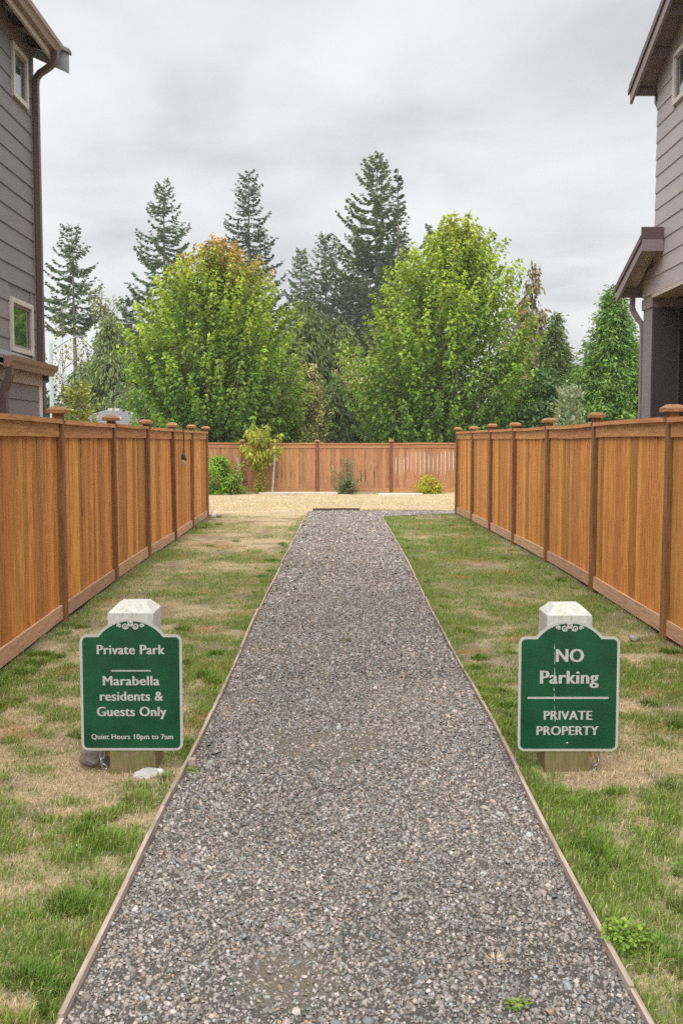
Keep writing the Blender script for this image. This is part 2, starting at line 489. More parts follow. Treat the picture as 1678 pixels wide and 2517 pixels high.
# ------------------------------------------------------------------ ground, lawn, path
gb = MB(); gb.poly([(-400, -60, -0.12), (400, -60, -0.12), (400, 700, -0.12), (-400, 700, -0.12)], (0, 0, -0.5))
tag(gb.build('ground', M['ground']), 'ground reaching away behind the fences to the trees', 'ground', kind='structure')

def lawn_z(x, y):
    z = (VN(x, y, 1.4, 3) - 0.5) * 0.05 + (VN2(x, y, 9, 2) - 0.5) * 0.022
    edge = np.where(x < 0.03, xL(y) - x, x - xR(y))
    tr = np.where((edge > 0) & (y < 22), np.exp(-((edge - 0.045) / 0.04) ** 2), 0)
    tr = tr * smooth(0.45, 0.7, VN3(x * 0 + np.sign(x) * 3, y, 1.3, 2)) * smooth(9, 4, y)
    return z - 0.06 * tr
GX = np.concatenate([np.arange(-9, -3.2, 0.4), np.arange(-3.2, 3.4, 0.055), np.arange(3.4, 9.2, 0.4)])
GY = np.concatenate([np.arange(-2, 2, 0.3), np.arange(2, 9, 0.055), np.arange(9, 24.5, 0.12), np.arange(24.5, 36, 0.3)])
gx, gy = np.meshgrid(GX, GY, indexing='ij')
gz = lawn_z(gx, gy)
pth = in_path(gx, gy)
gz = np.where(pth, -0.05, gz)
G = green_amount(gx, gy)
straw = np.array([0.45, 0.36, 0.23]); soil = np.array([0.17, 0.13, 0.095]); grn = np.array([0.135, 0.145, 0.05])
rust = np.array([0.30, 0.155, 0.07])
lc = straw[None, None] * (1 - G[..., None]) + grn[None, None] * G[..., None]
sl = smooth(0.58, 0.74, VN3(gx, gy, 2.3, 3))[..., None] * 0.6
lc = lc * (1 - sl) + soil * sl
rs = (smooth(0.635, 0.72, VN2(gx + 13, gy, 2.6, 3)) * smooth(26, 20, gy))[..., None] * 0.75
lc = lc * (1 - rs) + rust * rs
far = smooth(22.5, 24.5, gy)[..., None]
lc = lc * (1 - far) + np.array([0.49, 0.39, 0.265]) * (0.8 + 0.4 * VN(gx, gy, 1.5, 3)[..., None]) * far
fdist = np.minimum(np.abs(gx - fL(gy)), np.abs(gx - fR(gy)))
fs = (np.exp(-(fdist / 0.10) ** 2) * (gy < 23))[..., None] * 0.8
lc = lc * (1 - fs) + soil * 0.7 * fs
ni, nj = gx.shape
idx = np.arange(ni * nj).reshape(ni, nj)
Q = np.stack([idx[:-1, :-1], idx[1:, :-1], idx[1:, 1:], idx[:-1, 1:]], -1).reshape(-1, 4)
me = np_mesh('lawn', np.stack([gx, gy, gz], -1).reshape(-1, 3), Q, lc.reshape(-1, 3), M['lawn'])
tag(link('lawn', me), 'patchy lawn of green grass and dry straw thatch', 'lawn', kind='structure')

# path bed of fine grit
def path_z(x, y):
    u = (x - xL(y)) / (xR(y) - xL(y))
    crown = 0.010 * np.sin(np.clip(u, 0, 1) * np.pi)
    return crown + (VN(x, y, 2.2, 3) - 0.5) * 0.020 - 0.006
ys = np.concatenate([np.arange(-2, 2.4, 0.2), np.arange(2.4, 23.96, 0.06), [23.95]])
us = np.linspace(0, 1, 34)
py = np.repeat(ys[None], len(us), 0); px = xL(py) + (xR(py) - xL(py)) * us[:, None]
pz = path_z(px, py)
grit_col = lambda x, y: np.array([0.135, 0.120, 0.108])[None] * (0.8 + 0.45 * VN3(x, y, 1.1, 3).reshape(-1, 1)) + \
    smooth(0.60, 0.75, VN2(x, y, 1.6, 3)).reshape(-1, 1) * np.array([0.07, 0.06, 0.035])[None]
idx = np.arange(px.size).reshape(px.shape)
Q = np.stack([idx[:-1, :-1], idx[1:, :-1], idx[1:, 1:], idx[:-1, 1:]], -1).reshape(-1, 4)
V = np.stack([px, py, pz], -1).reshape(-1, 3)
tx = np.linspace(0.86, 9, 90); tv = np.linspace(0, 1, 8)
lo = np.interp(tx, [0.9, 1.2, 2.67, 9], [21.95, 22.35, 23.0, 23.2])
qx = np.repeat(tx[:, None], 8, 1); qy = lo[:, None] + (23.95 - lo[:, None]) * tv[None]
qz = (VN(qx, qy, 2.2, 3) - 0.5) * 0.02 + 0.002
id2 = np.arange(qx.size).reshape(qx.shape) + len(V)
Q2 = np.stack([id2[:-1, :-1], id2[1:, :-1], id2[1:, 1:], id2[:-1, 1:]], -1).reshape(-1, 4)
V = np.concatenate([V, np.stack([qx, qy, qz], -1).reshape(-1, 3)])
C = grit_col(V[:, 0], V[:, 1])
tag(link('gravel_path', np_mesh('gravel_path', V, np.concatenate([Q, Q2]), C, M['grit'])),
    'straight grey gravel path running between the two lawns', 'path', kind='structure')

# ------------------------------------------------------------------ path edging boards
def edging(pts, label, name='path_edging', seg=1.9, mat=None, top=0.020, mod=None):
    pts = np.array(pts, float)
    d = np.concatenate([[0], np.cumsum(np.hypot(*np.diff(pts, axis=0).T))])
    base = (float(pts[0, 0]), float(pts[0, 1]), 0)
    t = thing(name, base, label, 'edging')
    s0 = 0.0; k = 0
    while s0 < d[-1] - 0.05:
        s1 = min(s0 + seg * random.uniform(0.85, 1.15), d[-1])
        ss = np.linspace(s0 + 0.004, s1 - 0.004, max(2, int((s1 - s0) / 0.28)))
        xs = np.interp(ss, d, pts[:, 0]); yy = np.interp(ss, d, pts[:, 1])
        mb = MB(); h = top + random.uniform(-0.010, 0.010); j = random.uniform(-0.008, 0.008)
        P = []
        for i in range(len(xs)):
            tx_ = np.gradient(xs)[i]; ty_ = np.gradient(yy)[i]; L = math.hypot(tx_, ty_)
            nx, ny = ty_ / L, -tx_ / L
            hh = h + 0.004 * math.sin(ss[i] * 2.1 + k)
            P.append([(xs[i] + nx * (o + j), yy[i] + ny * (o + j), z) for o, z in ((-0.0085, -0.09), (0.0085, -0.09), (0.0085, hh), (-0.0085, hh))])
        b0 = len(mb.v)
        for q in P: mb.v += q
        for i in range(len(P) - 1):
            for a in range(4):
                c = (a + 1) % 4
                mb.f.append((b0 + i * 4 + a, b0 + i * 4 + c, b0 + i * 4 + 4 + c, b0 + i * 4 + 4 + a))
        mb.f.append((b0 + 3, b0 + 2, b0 + 1, b0)); m_ = b0 + (len(P) - 1) * 4
        mb.f.append((m_, m_ + 1, m_ + 2, m_ + 3))
        mb.build('board', mat or M['edging'], t)
        s0 = s1; k += 1
    return t
ed = edging(np.vstack([[(-0.83, 1.0)], PL[1:]]), 'thin timber edging along the left side of the gravel path')
sb = MB(); sb.box(-0.79, -0.755, 5.02, 5.06, -0.05, 0.055); sb.build('stake', M['edging'], ed)
edging(np.vstack([[(0.903, 1.0)], PR[1:]]), 'thin timber edging along the right side of the gravel path')
edging([(-0.70, 23.98), (0.0, 24.0), (0.45, 23.98)], 'short dark board closing the far end of the path', seg=3, mat=M['edging_dark'], top=0.055)
edging([(0.47, 23.98), (2.0, 23.98), (8.9, 23.98)], 'low timber edging of the gravel strip turning right behind the fence', seg=2.4, top=0.03)

# ------------------------------------------------------------------ fences
FH = 1.90
def board_variants(w_list, h, th, taper=None):
    out = []
    for w in w_list:
        mb = MB(); c = 0.004
        g = w / 2
        prof = [(-g, -th / 2), (g, -th / 2), (g, th / 2 - c), (g - c, th / 2), (-g + c, th / 2), (-g, th / 2 - c)]
        mb.poly([(a, b_, 0) for a, b_ in prof], (0, 0, h))
        out.append((w, mb.mesh('board')))
    return out
def fence(posts, side, label, h=FH, z0=0.17, mat='board', rail='rail', lean=None, gaps=None, name='fence'):
    """posts: list of (x,y); side=+1/-1: boards' face looks to the left/right of the walking direction"""
    root = thing(name, (posts[0][0], posts[0][1], 0), label, 'fence')
    R0 = Vector(root.location)
    var = board_variants([0.118, 0.126, 0.132, 0.138, 0.143, 0.134], h - 0.05 - 0.06, 0.018)
    for w, me_ in var: me_.materials.append(M[mat])
    # post
    pm = MB(); pm.chbox(-0.046, 0.046, -0.046, 0.046, -0.30, h + 0.045, 0.006); pmesh = pm.mesh('post'); pmesh.materials.append(M['post'])
    cm = MB(); zc_ = h + 0.045; a = 0.088; c_ = 0.050
    v0 = [(-a, -a, zc_), (a, -a, zc_), (a, a, zc_), (-a, a, zc_)]; v1 = [(-a, -a, zc_ + 0.032), (a, -a, zc_ + 0.032), (a, a, zc_ + 0.032), (-a, a, zc_ + 0.032)]
    v2 = [(-c_, -c_, zc_ + 0.062), (c_, -c_, zc_ + 0.062), (c_, c_, zc_ + 0.062), (-c_, c_, zc_ + 0.062)]
    cm.v = v0 + v1 + v2
    cm.f = [(3, 2, 1, 0), (8, 9, 10, 11)] + [(i, (i + 1) % 4, 4 + (i + 1) % 4, 4 + i) for i in range(4)] + [(4 + i, 4 + (i + 1) % 4, 8 + (i + 1) % 4, 8 + i) for i in range(4)]
    cmesh = cm.mesh('post_cap'); cmesh.materials.append(M['cap'])
    n = len(posts)
    for i, (x, y) in enumerate(posts):
        dx, dy = (posts[min(i + 1, n - 1)][0] - posts[max(i - 1, 0)][0], posts[min(i + 1, n - 1)][1] - posts[max(i - 1, 0)][1])
        rz = math.atan2(dy, dx)
        rot = [random.uniform(-0.006, 0.006), random.uniform(-0.006, 0.006), rz]
        if lean and i in lean: rot = [lean[i][0], lean[i][1], rz]
        dz = random.uniform(-0.012, 0.012)
        po = link('post', pmesh, None, root, (x - R0.x, y - R0.y, dz), rot)
        link('post_cap', cmesh, None, po, (0, 0, 0), (0, 0, random.uniform(-0.03, 0.03)))
    for i in range(n - 1):
        A = Vector((*posts[i], 0)); B = Vector((*posts[i + 1], 0)); D = (B - A); L = D.length; D.normalize()
        Nn = Vector((-D.y, D.x, 0)) * side
        rz = math.atan2(D.y, D.x) if side > 0 else math.atan2(D.y, D.x) + math.pi
        off = Nn * -0.022               # board plane set back from the posts' face
        s = 0.048; sag = random.uniform(-0.012, 0.012)
        k = 0
        while s < L - 0.06:
            w, me_ = random.choice(var)
            if s + w > L - 0.046:
                w = L - 0.046 - s
                if w < 0.03: break
                mbx = MB(); mbx.box(-w / 2, w / 2, -0.009, 0.009, 0, h - 0.11); me_ = mbx.mesh('board'); me_.materials.append(M[mat])
            c = A + D * (s + w / 2) + off + Nn * random.uniform(-0.004, 0.004)
            use = me_
            if gaps and gaps(c.x):
                mbx = MB(); za, zb = gaps(c.x); q = w / 2; g_ = 0.022
                mbx.poly([(-q, -0.009, 0), (q, -0.009, 0), (q, -0.009, za - 0.2), (q - g_, -0.009, za), (q - g_, -0.009, zb), (q, -0.009, zb + 0.12), (q, -0.009, h - 0.11), (-q, -0.009, h - 0.11)], (0, 0.018, 0))
                use = mbx.mesh('board'); use.materials.append(M[mat])
            link('board', use, None, root, (c.x - R0.x, c.y - R0.y, 0.06), (random.uniform(-0.002, 0.002), random.uniform(-0.0035, 0.0035), rz + random.uniform(-0.006, 0.006)))
            s += w + random.choice([0.001, 0.002, 0.002, 0.003, 0.005]); k += 1
        def strip(nm, s0, s1, o0, o1, za, zb, mt, bend=0.0, seg=6):
            mb = MB(); b0 = 0
            for q in range(seg + 1):
                ss = s0 + (s1 - s0) * q / seg; dz = bend * math.sin(math.pi * q / seg)
                for o, z in ((o0, za), (o1, za), (o1, zb), (o0, zb)):
                    p = A + D * ss + Nn * o; mb.v.append((p.x, p.y, z + dz))
            for q in range(seg):
                for a_ in range(4):
                    c2 = (a_ + 1) % 4
                    mb.f.append((q * 4 + a_, q * 4 + c2, q * 4 + 4 + c2, q * 4 + 4 + a_)[::side])
            mb.f.append((3, 2, 1, 0)[::side]); m_ = seg * 4; mb.f.append((m_, m_ + 1, m_ + 2, m_ + 3)[::side])
            return mb.build(nm, mt, root)
        tilt = random.uniform(-0.006, 0.006)
        strip('cap_rail', 0.050, L - 0.050, -0.075, 0.052, h - 0.042 + tilt, h + tilt, M[rail], sag)
        strip('face_rail', 0.050, L - 0.050, -0.0085, 0.014, h - 0.165 + tilt, h - 0.044 + tilt, M[rail], sag)
        strip('back_rail', 0.050, L - 0.050, -0.075, -0.037, h - 0.165, h - 0.050, M[rail])
        strip('kick_board', 0.050, L - 0.050, -0.0085, 0.016, 0.03, 0.165 + tilt, M['kick' if rail == 'rail' else rail], -sag * 0.5)
        strip('back_rail', 0.050, L - 0.050, -0.075, -0.037, 0.10, 0.19, M[rail])
    return root
fence(LP, -1, 'long orange-brown cedar fence on the left of the path, one post leaning', lean={5: (0.004, -0.115)})
fence(RP, +1, 'long orange-brown cedar fence on the right of the path', lean={2: (0.01, 0.012)})
def back_gaps(x):
    if 1.75 < x < 3.9:
        return (0.72 + 0.08 * math.sin(x * 9), 1.02 + 0.22 * abs(math.sin(x * 3.1)) * (x > 2.2))
    if -2.1 < x < -1.2 or 0.6 < x < 1.3:
        return (0.42, 0.60) if int(x * 37) % 2 else None
    return None
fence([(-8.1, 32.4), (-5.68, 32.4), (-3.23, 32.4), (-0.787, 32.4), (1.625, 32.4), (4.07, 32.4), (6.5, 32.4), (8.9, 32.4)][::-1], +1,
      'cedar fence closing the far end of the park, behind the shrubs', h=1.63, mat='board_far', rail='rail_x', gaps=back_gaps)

mb = MB(); mb.box(1.5, 4.4, 34.2, 34.3, -0.1, 1.36)
tag(mb.build('garden_wall', M['whitetrim']), 'low white wall glimpsed through the slits of the back fence', 'wall')

# ------------------------------------------------------------------ houses beside the corridor
def plank_course(root, X, out, z, h, y0, y1, mat, cuts=(), joints=()):
    """one lap-siding course on a wall at X facing 'out' (+1/-1), split at openings and butt joints"""
    segs = [(y0, y1)]
    for (c0, c1, cz0, cz1) in cuts:
        if z + h > cz0 + 0.01 and z < cz1 - 0.01:
            ns = []
            for a, b_ in segs:
                if c1 <= a or c0 >= b_: ns.append((a, b_)); continue
                if c0 > a + 0.02: ns.append((a, c0))
                if c1 < b_ - 0.02: ns.append((c1, b_))
            segs = ns
    for jn in joints:
        ns = []
        for a, b_ in segs:
            if a + 0.1 < jn < b_ - 0.1: ns += [(a, jn - 0.0015), (jn + 0.0015, b_)]
            else: ns.append((a, b_))
        segs = ns
    for a, b_ in segs:
        mb = MB(); o = out
        mb.poly([(X, a, z - 0.012), (X + o * 0.020, a, z - 0.012), (X + o * 0.007, a, z + h), (X, a, z + h)], (0, b_ - a, 0))
        mb.build('siding_plank', M[mat], root)
def window(root, X, out, y0, y1, z0, z1):
    """frame with a deep far jamb, sash and pane"""
    t = 0.055
    mb = MB(); xo = sorted((X - out * 0.02, X + out * 0.034))
    mb.box(xo[0], xo[1], y0, y0 + t, z0, z1); mb.box(xo[0], xo[1], y1 - t, y1, z0, z1)
    mb.box(xo[0], xo[1], y0 + t, y1 - t, z1 - t, z1); mb.box(xo[0], xo[1], y0 + t, y1 - t, z0, z0 + t)
    w = mb.build('window', M['frame'], root)
    mb = MB(); t2 = t + 0.03; xs = sorted((X - out * 0.02, X + out * 0.010))
    mb.box(xs[0], xs[1], y0 + t, y0 + t2, z0 + t, z1 - t); mb.box(xs[0], xs[1], y1 - t2, y1 - t, z0 + t, z1 - t)
    mb.box(xs[0], xs[1], y0 + t2, y1 - t2, z1 - t2, z1 - t); mb.box(xs[0], xs[1], y0 + t2, y1 - t2, z0 + t, z0 + t2)
    mb.build('sash', M['brown_lt'], w, root.location)
    mb = MB(); xp = sorted((X - out * 0.012, X - out * 0.004))
    mb.box(xp[0], xp[1], y0 + t2, y1 - t2, z0 + t2, z1 - t2); mb.build('pane', M['glass'], w, root.location)

# left house: eave and gutter towards the path
WX, WY = -3.70, 12.20
hl = thing('house', (-8.0, 7.0, 0), 'two-storey grey-mauve lap-siding house behind the left fence', 'house')
mb = MB(); mb.box(-12.3, WX - 0.001, 1.8, WY - 0.002, -0.1, 6.36); mb.build('wall', M['siding'], hl)
win_l = [(11.15, 11.93, 2.70, 3.30), (11.40, 11.93, 5.56, 6.15)]
z = 0.35; k = 0
while z < 6.2:
    jn = [3.0 + 3.66 * q + (k * 1.22) % 3.66 for q in range(3)] + ([11.62] if k % 7 == 3 else []) + ([11.78] if k % 9 == 5 else [])
    plank_course(hl, WX, +1, z, 0.208, 1.8, WY - 0.105, 'siding', win_l, jn)
    z += 0.208; k += 1
mb = MB(); mb.box(WX, WX + 0.024, WY - 0.10, WY, 0.3, 6.33); mb.build('corner_trim', M['siding'], hl)
mb = MB(); mb.box(WX, WX + 0.022, 1.8, WY, 6.20, 6.36); mb.build('frieze_board', M['brown_lt'], hl)
for wv in win_l: window(hl, WX + 0.012, +1, *wv)
# main roof: slopes up to the left, gable at the far end
sl = 0.45; ex = -3.44; ez = 6.43; ridge = -8.0
rz_ = lambda x: ez + (ex - x) * sl
mb = MB()
mb.poly([(ex + 0.05, 1.4, ez - 0.02), (ex + 0.05, 1.4, ez + 0.03), (ridge, 1.4, rz_(ridge) + 0.05), (ridge, 1.4, rz_(ridge))], (0, 12.40 - 1.4, 0))
mb.poly([(2 * ridge - ex - 0.05, 1.4, ez - 0.02), (2 * ridge - ex - 0.05, 1.4, ez + 0.03), (ridge, 1.4, rz_(ridge) + 0.05), (ridge, 1.4, rz_(ridge))], (0, 12.40 - 1.4, 0))
mb.build('roof', M['shingle'], hl)
mb = MB(); mb.poly([(ex, 1.45, ez - 0.025), (ex, 1.45, ez - 0.05), (WX - 0.05, 1.45, rz_(WX - 0.05) - 0.05), (WX - 0.05, 1.45, rz_(WX - 0.05) - 0.025)], (0, 12.34 - 1.45, 0))
mb.build('eave_soffit', M['brown_lt'], hl)
mb = MB(); mb.box(ex - 0.03, ex, 1.45, 12.26, ez - 0.20, ez - 0.026); mb.build('fascia', M['beige'], hl)
for q in range(6):
    y = 12.05 - q * 0.61
    mb = MB(); mb.poly([(ex - 0.031, y, ez - 0.06), (WX - 0.02, y, rz_(WX) - 0.06), (WX - 0.02, y, rz_(WX) - 0.19), (ex - 0.031, y, ez - 0.16)], (0, 0.045, 0))
    mb.build('rafter_tail', M['brown'], hl)
# K-profile gutter
def gutter(root, x, out, y0, y1, zt, mat='gutter', name='gutter'):
    p = [(0, -0.115), (0.055, -0.115), (0.075, -0.070), (0.105, -0.045), (0.112, 0.0), (0.102, 0.0), (0.094, -0.006), (0.065, -0.062), (0.048, -0.106), (0.008, -0.106), (0.008, 0.0), (0, 0)]
    mb = MB(); mb.poly([(x + out * a, y0, zt + b_) for a, b_ in p], (0, y1 - y0, 0))
    cap = [(0, -0.115), (0.055, -0.115), (0.075, -0.070), (0.105, -0.045), (0.112, 0.0), (0, 0)]
    mb.poly([(x + out * a, y0 - 0.004, zt + b_) for a, b_ in cap], (0, 0.004, 0))
    mb.poly([(x + out * a, y1, zt + b_) for a, b_ in cap], (0, 0.004, 0))
    return mb.build(name, M[mat], root)
gutter(hl, ex + 0.001, +1, 1.45, 12.24, ez - 0.01)
mb = MB(); dx0 = WX + 0.065
mb.sweep_rect([(ex + 0.05, 12.13, ez - 0.12), (ex + 0.05, 12.13, ez - 0.19), (ex + 0.02, 12.135, ez - 0.26), (ex - 0.03, 12.14, ez - 0.30), (dx0 + 0.05, 12.15, ez - 0.37), (dx0 + 0.01, 12.15, ez - 0.42), (dx0, 12.15, ez - 0.50), (dx0, 12.15, 0.15)], 0.078, 0.062, (0, 1, 0))
mb.build('downspout', M['brown'], hl)
mb = MB(); bt = 0.25
mb.poly([(ex + 0.13, 12.40, ez - 0.035 - bt * 0.95), (ex + 0.13, 12.40, ez - 0.035), (ridge, 12.40, rz_(ridge) + 0.0), (ridge, 12.40, rz_(ridge) - bt)], (0, 0.035, 0))
mb.poly([(2 * ridge - ex - 0.13, 12.40, ez - 0.035 - bt * 0.95), (2 * ridge - ex - 0.13, 12.40, ez - 0.035), (ridge, 12.40, rz_(ridge) + 0.0), (ridge, 12.40, rz_(ridge) - bt)], (0, 0.035, 0))
mb.build('barge_board', M['greypaint'], hl)
mb = MB(); mb.poly([(ex + 0.15, 12.36, ez - 0.045), (ex + 0.15, 12.36, ez + 0.0), (ridge, 12.36, rz_(ridge) + 0.075), (ridge, 12.36, rz_(ridge) + 0.03)], (0, 0.12, 0)); mb.build('roof_edge', M['shingle'], hl)
# bay on the left wall with its own little roof
BX, by0, by1 = -3.385, 9.55, 11.22
mb = MB(); mb.box(WX + 0.002, BX - 0.001, by0, by1, 0.2, 2.44); mb.build('bay_wall', M['siding'], hl)
z = 0.30; k = 0
while z < 2.25:
    plank_course(hl, BX, +1, z, 0.205, by0 + 0.09, by1 - 0.105, 'siding', (), ()); z += 0.205
mb = MB(); mb.box(BX, BX + 0.024, by1 - 0.10, by1 + 0.01, 0.2, 2.30); mb.build('corner_trim', M['whitetrim'], hl)
mb = MB(); mb.box(BX, BX + 0.030, by0, by1 + 0.005, 2.302, 2.44); mb.build('frieze_board', M['beige'], hl)
mb = MB(); mb.poly([(WX + 0.03, by0 - 0.12, 2.69), (WX + 0.03, by0 - 0.12, 2.655), (BX + 0.10, by0 - 0.12, 2.505), (BX + 0.10, by0 - 0.12, 2.54)], (0, by1 - by0 + 0.22, 0)); mb.build('bay_roof', M['shingle'], hl)
mb = MB(); mb.box(BX + 0.001, BX + 0.085, by0 - 0.05, by1 + 0.05, 2.442, 2.456); mb.build('bay_soffit', M['beige'], hl)
gutter(hl, BX + 0.087, +1, by0 + 0.22, by1 + 0.06, 2.535, name='bay_gutter')
mb = MB(); mb.poly([(WX + 0.03, by1 + 0.062, 2.65), (BX + 0.08, by1 + 0.062, 2.50), (BX + 0.08, by1 + 0.062, 2.36), (WX + 0.03, by1 + 0.062, 2.46)], (0, 0.025, 0)); mb.build('barge_board', M['brown_lt'], hl)
mb = MB(); mb.poly([(WX + 0.03, by0 - 0.10, 2.65), (BX + 0.085, by0 - 0.10, 2.50), (BX + 0.085, by0 - 0.10, 2.34), (WX + 0.03, by0 - 0.10, 2.46)], (0, 0.025, 0)); mb.build('barge_board', M['greypaint'], hl)
mb = MB(); gx_ = BX + 0.13; gy_ = by0 + 0.27
mb.sweep_rect([(gx_, gy_, 2.425), (gx_, gy_, 2.35), (gx_ - 0.015, gy_, 2.30), (BX + 0.085, gy_, 2.23), (BX + 0.065, gy_, 2.18), (BX + 0.065, gy_, 0.15)], 0.085, 0.065, (0, 1, 0))
mb.build('downspout', M['brown'], hl)

# right house: gable end towards the path, small lower roof and open porch corner
QX, QY = 4.10, 13.20
hr = thing('house', (8.0, 8.0, 0), 'two-storey taupe lap-siding house behind the right fence, gable to the path', 'house')
sl = 0.42; ez = 6.47; peak = QY - 5.0
rr = lambda y: ez + (QY - y) * sl if y >= peak else ez + (QY - peak) * sl - (peak - y) * sl
mb = MB(); mb.poly([(QX + 0.001, QY, 3.60), (QX + 0.001, QY, ez), (QX + 0.001, peak, rr(peak)), (QX + 0.001, 2 * peak - QY, ez), (QX + 0.001, 2 * peak - QY, 3.60)], (8, 0, 0)); mb.build('wall', M['siding2'], hr)
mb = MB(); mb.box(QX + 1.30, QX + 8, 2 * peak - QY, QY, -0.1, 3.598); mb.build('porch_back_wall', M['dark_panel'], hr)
mb = MB(); mb.box(QX + 0.002, QX + 1.298, 2 * peak - QY, 9.0, -0.1, 3.598); mb.build('front_room_wall', M['siding2'], hr)
win_r = [(11.60, 12.52, 5.80, 6.42)]
z = 3.64; k = 0
while z < 8.3:
    y1 = QY - 0.004 - max(0, (z + 0.213 - ez) / sl + 0.02)
    jn = [4.2 + 3.66 * q + (k * 1.22) % 3.66 for q in range(3)]
    if y1 > peak: plank_course(hr, QX, -1, z, 0.213, max(2 * peak - y1, 3.3), y1, 'siding2', win_r, jn)
    z += 0.213; k += 1
# the wall runs a little farther out below, under the small roof
mb = MB(); mb.poly([(QX + 0.001, QY + 0.001, 3.60), (QX + 0.001, QY + 0.46, 3.60), (QX + 0.001, QY + 0.46, 3.80), (QX + 0.001, QY + 0.001, 4.0)], (3, 0, 0)); mb.build('wall', M['siding2'], hr)
z = 3.64
for q in range(2):
    plank_course(hr, QX, -1, z, 0.213 if q == 0 else 0.12, QY + 0.001, QY + (0.458 if q == 0 else 0.30), 'siding2'); z += 0.213
mb = MB(); mb.box(QX - 0.022, QX, QY + 0.03, QY + 0.46, 3.46, 3.598); mb.build('beam_end', M['brown_lt'], hr)
mb = MB(); mb.box(QX - 0.018, QX + 0.30, 3.4, QY + 0.03, 3.575, 3.625); mb.build('beam_soffit', M['beige'], hr)
for wv in win_r: window(hr, QX - 0.012, -1, *wv)
xo = 3.80; th_ = 0.05
mb = MB()
mb.poly([(xo, QY + 0.30, rr(QY) - 0.30 * sl), (xo, QY + 0.30, rr(QY) - 0.30 * sl + th_), (xo, peak, rr(peak) + th_), (xo, peak, rr(peak))], (8.6, 0, 0))
mb.poly([(xo, 2 * peak - QY - 0.30, rr(QY) - 0.30 * sl), (xo, 2 * peak - QY - 0.30, rr(QY) - 0.30 * sl + th_), (xo, peak, rr(peak) + th_), (xo, peak, rr(peak))], (8.6, 0, 0))
mb.build('roof', M['shingle'], hr)
mb = MB(); e0 = rr(QY) - 0.28 * sl
mb.poly([(xo + 0.01, QY + 0.28, e0 - 0.005), (xo + 0.01, peak, rr(peak) - 0.005), (xo + 0.01, peak, rr(peak) - 0.19), (xo + 0.01, QY + 0.28, e0 - 0.21)], (0.035, 0, 0)); mb.build('barge_board', M['brown_lt'], hr)
mb = MB(); mb.poly([(xo - 0.012, QY + 0.31, e0 - 0.02), (xo - 0.012, peak, rr(peak) - 0.01), (xo - 0.012, peak, rr(peak) - 0.075), (xo - 0.012, QY + 0.31, e0 - 0.085)], (0.02, 0, 0)); mb.build('drip_trim', M['brown'], hr)
mb = MB(); mb.poly([(xo + 0.047, QY + 0.25, e0 - 0.003), (xo + 0.047, peak, rr(peak) - 0.006), (xo + 0.047, peak, rr(peak) - 0.022), (xo + 0.047, QY + 0.25, e0 - 0.02)], (QX - xo - 0.05, 0, 0)); mb.build('eave_soffit', M['brown_lt'], hr)
for y in (QY + 0.20, QY - 0.42, QY - 1.04, QY - 1.66):
    mb = MB(); mb.box(xo + 0.046, QX + (0.0 if y < QY else 0.6), y, y + 0.045, rr(y) - 0.15 if y < QY else e0 - 0.12, (rr(y + 0.045) if y < QY else e0) - 0.024); mb.build('outrigger', M['brown_lt'], hr)
mb = MB(); mb.sweep_rect([(QX + 0.06, QY + 0.22, e0 - 0.10), (QX + 0.06, QY + 0.22, e0 - 0.20), (QX + 0.06, QY + 0.14, e0 - 0.27), (QX + 0.06, QY + 0.06, e0 - 0.34), (QX + 0.06, QY + 0.05, 4.2)], 0.07, 0.06, (1, 0, 0)); mb.build('downspout', M['brown'], hr)
# lower roof
lz = lambda y: 3.80 + (QY + 0.80 - y) * 0.40
ya, yb = QY - 0.38, QY + 0.79
mb = MB(); mb.poly([(xo, yb, lz(yb)), (xo, yb, lz(yb) + 0.045), (xo, ya, lz(ya) + 0.045), (xo, ya, lz(ya))], (QX - xo - 0.022, 0, 0))
mb.poly([(QX - 0.022, yb, lz(yb)), (QX - 0.022, yb, lz(yb) + 0.045), (QX - 0.022, QY + 0.002, lz(QY) + 0.045), (QX - 0.022, QY + 0.002, lz(QY))], (4, 0, 0)); mb.build('lower_roof', M['shingle'], hr)
mb = MB(); mb.poly([(xo + 0.008, yb - 0.02, lz(yb)), (xo + 0.008, ya, lz(ya) - 0.006), (xo + 0.008, ya, lz(ya) - 0.17), (xo + 0.008, yb - 0.02, lz(yb) - 0.19)], (0.035, 0, 0)); mb.build('barge_board', M['brown_lt'], hr)
mb = MB(); mb.poly([(xo - 0.012, yb + 0.01, lz(yb) + 0.0), (xo - 0.012, ya - 0.01, lz(ya) + 0.02), (xo - 0.012, ya - 0.01, lz(ya) - 0.055), (xo - 0.012, yb + 0.01, lz(yb) - 0.06)], (0.018, 0, 0)); mb.build('drip_trim', M['brown'], hr)
mb = MB(); mb.box(xo + 0.0, QX - 0.022, ya - 0.032, ya - 0.004, lz(ya) - 0.02, lz(ya) + 0.13); mb.build('flashing_board', M['brown'], hr)
mb = MB(); mb.box(xo + 0.01, QX - 0.022, ya - 0.030, ya - 0.003, lz(ya) - 0.17, lz(ya) - 0.022); mb.build('roof_return', M['brown_lt'], hr)
mb = MB(); mb.poly([(xo + 0.044, yb - 0.06, lz(yb) + 0.012), (xo + 0.044, ya, lz(ya) - 0.005), (xo + 0.044, ya, lz(ya) - 0.02), (xo + 0.044, yb - 0.06, lz(yb) - 0.006)], (QX - xo - 0.066, 0, 0)); mb.build('eave_soffit', M['beige'], hr)
mb = MB(); mb.box(xo + 0.045, QX + 3, yb - 0.10, yb - 0.06, lz(yb) - 0.13, lz(yb) - 0.01); mb.build('sub_fascia', M['brown_lt'], hr)
mb = MB(); gy_ = QY + 0.66
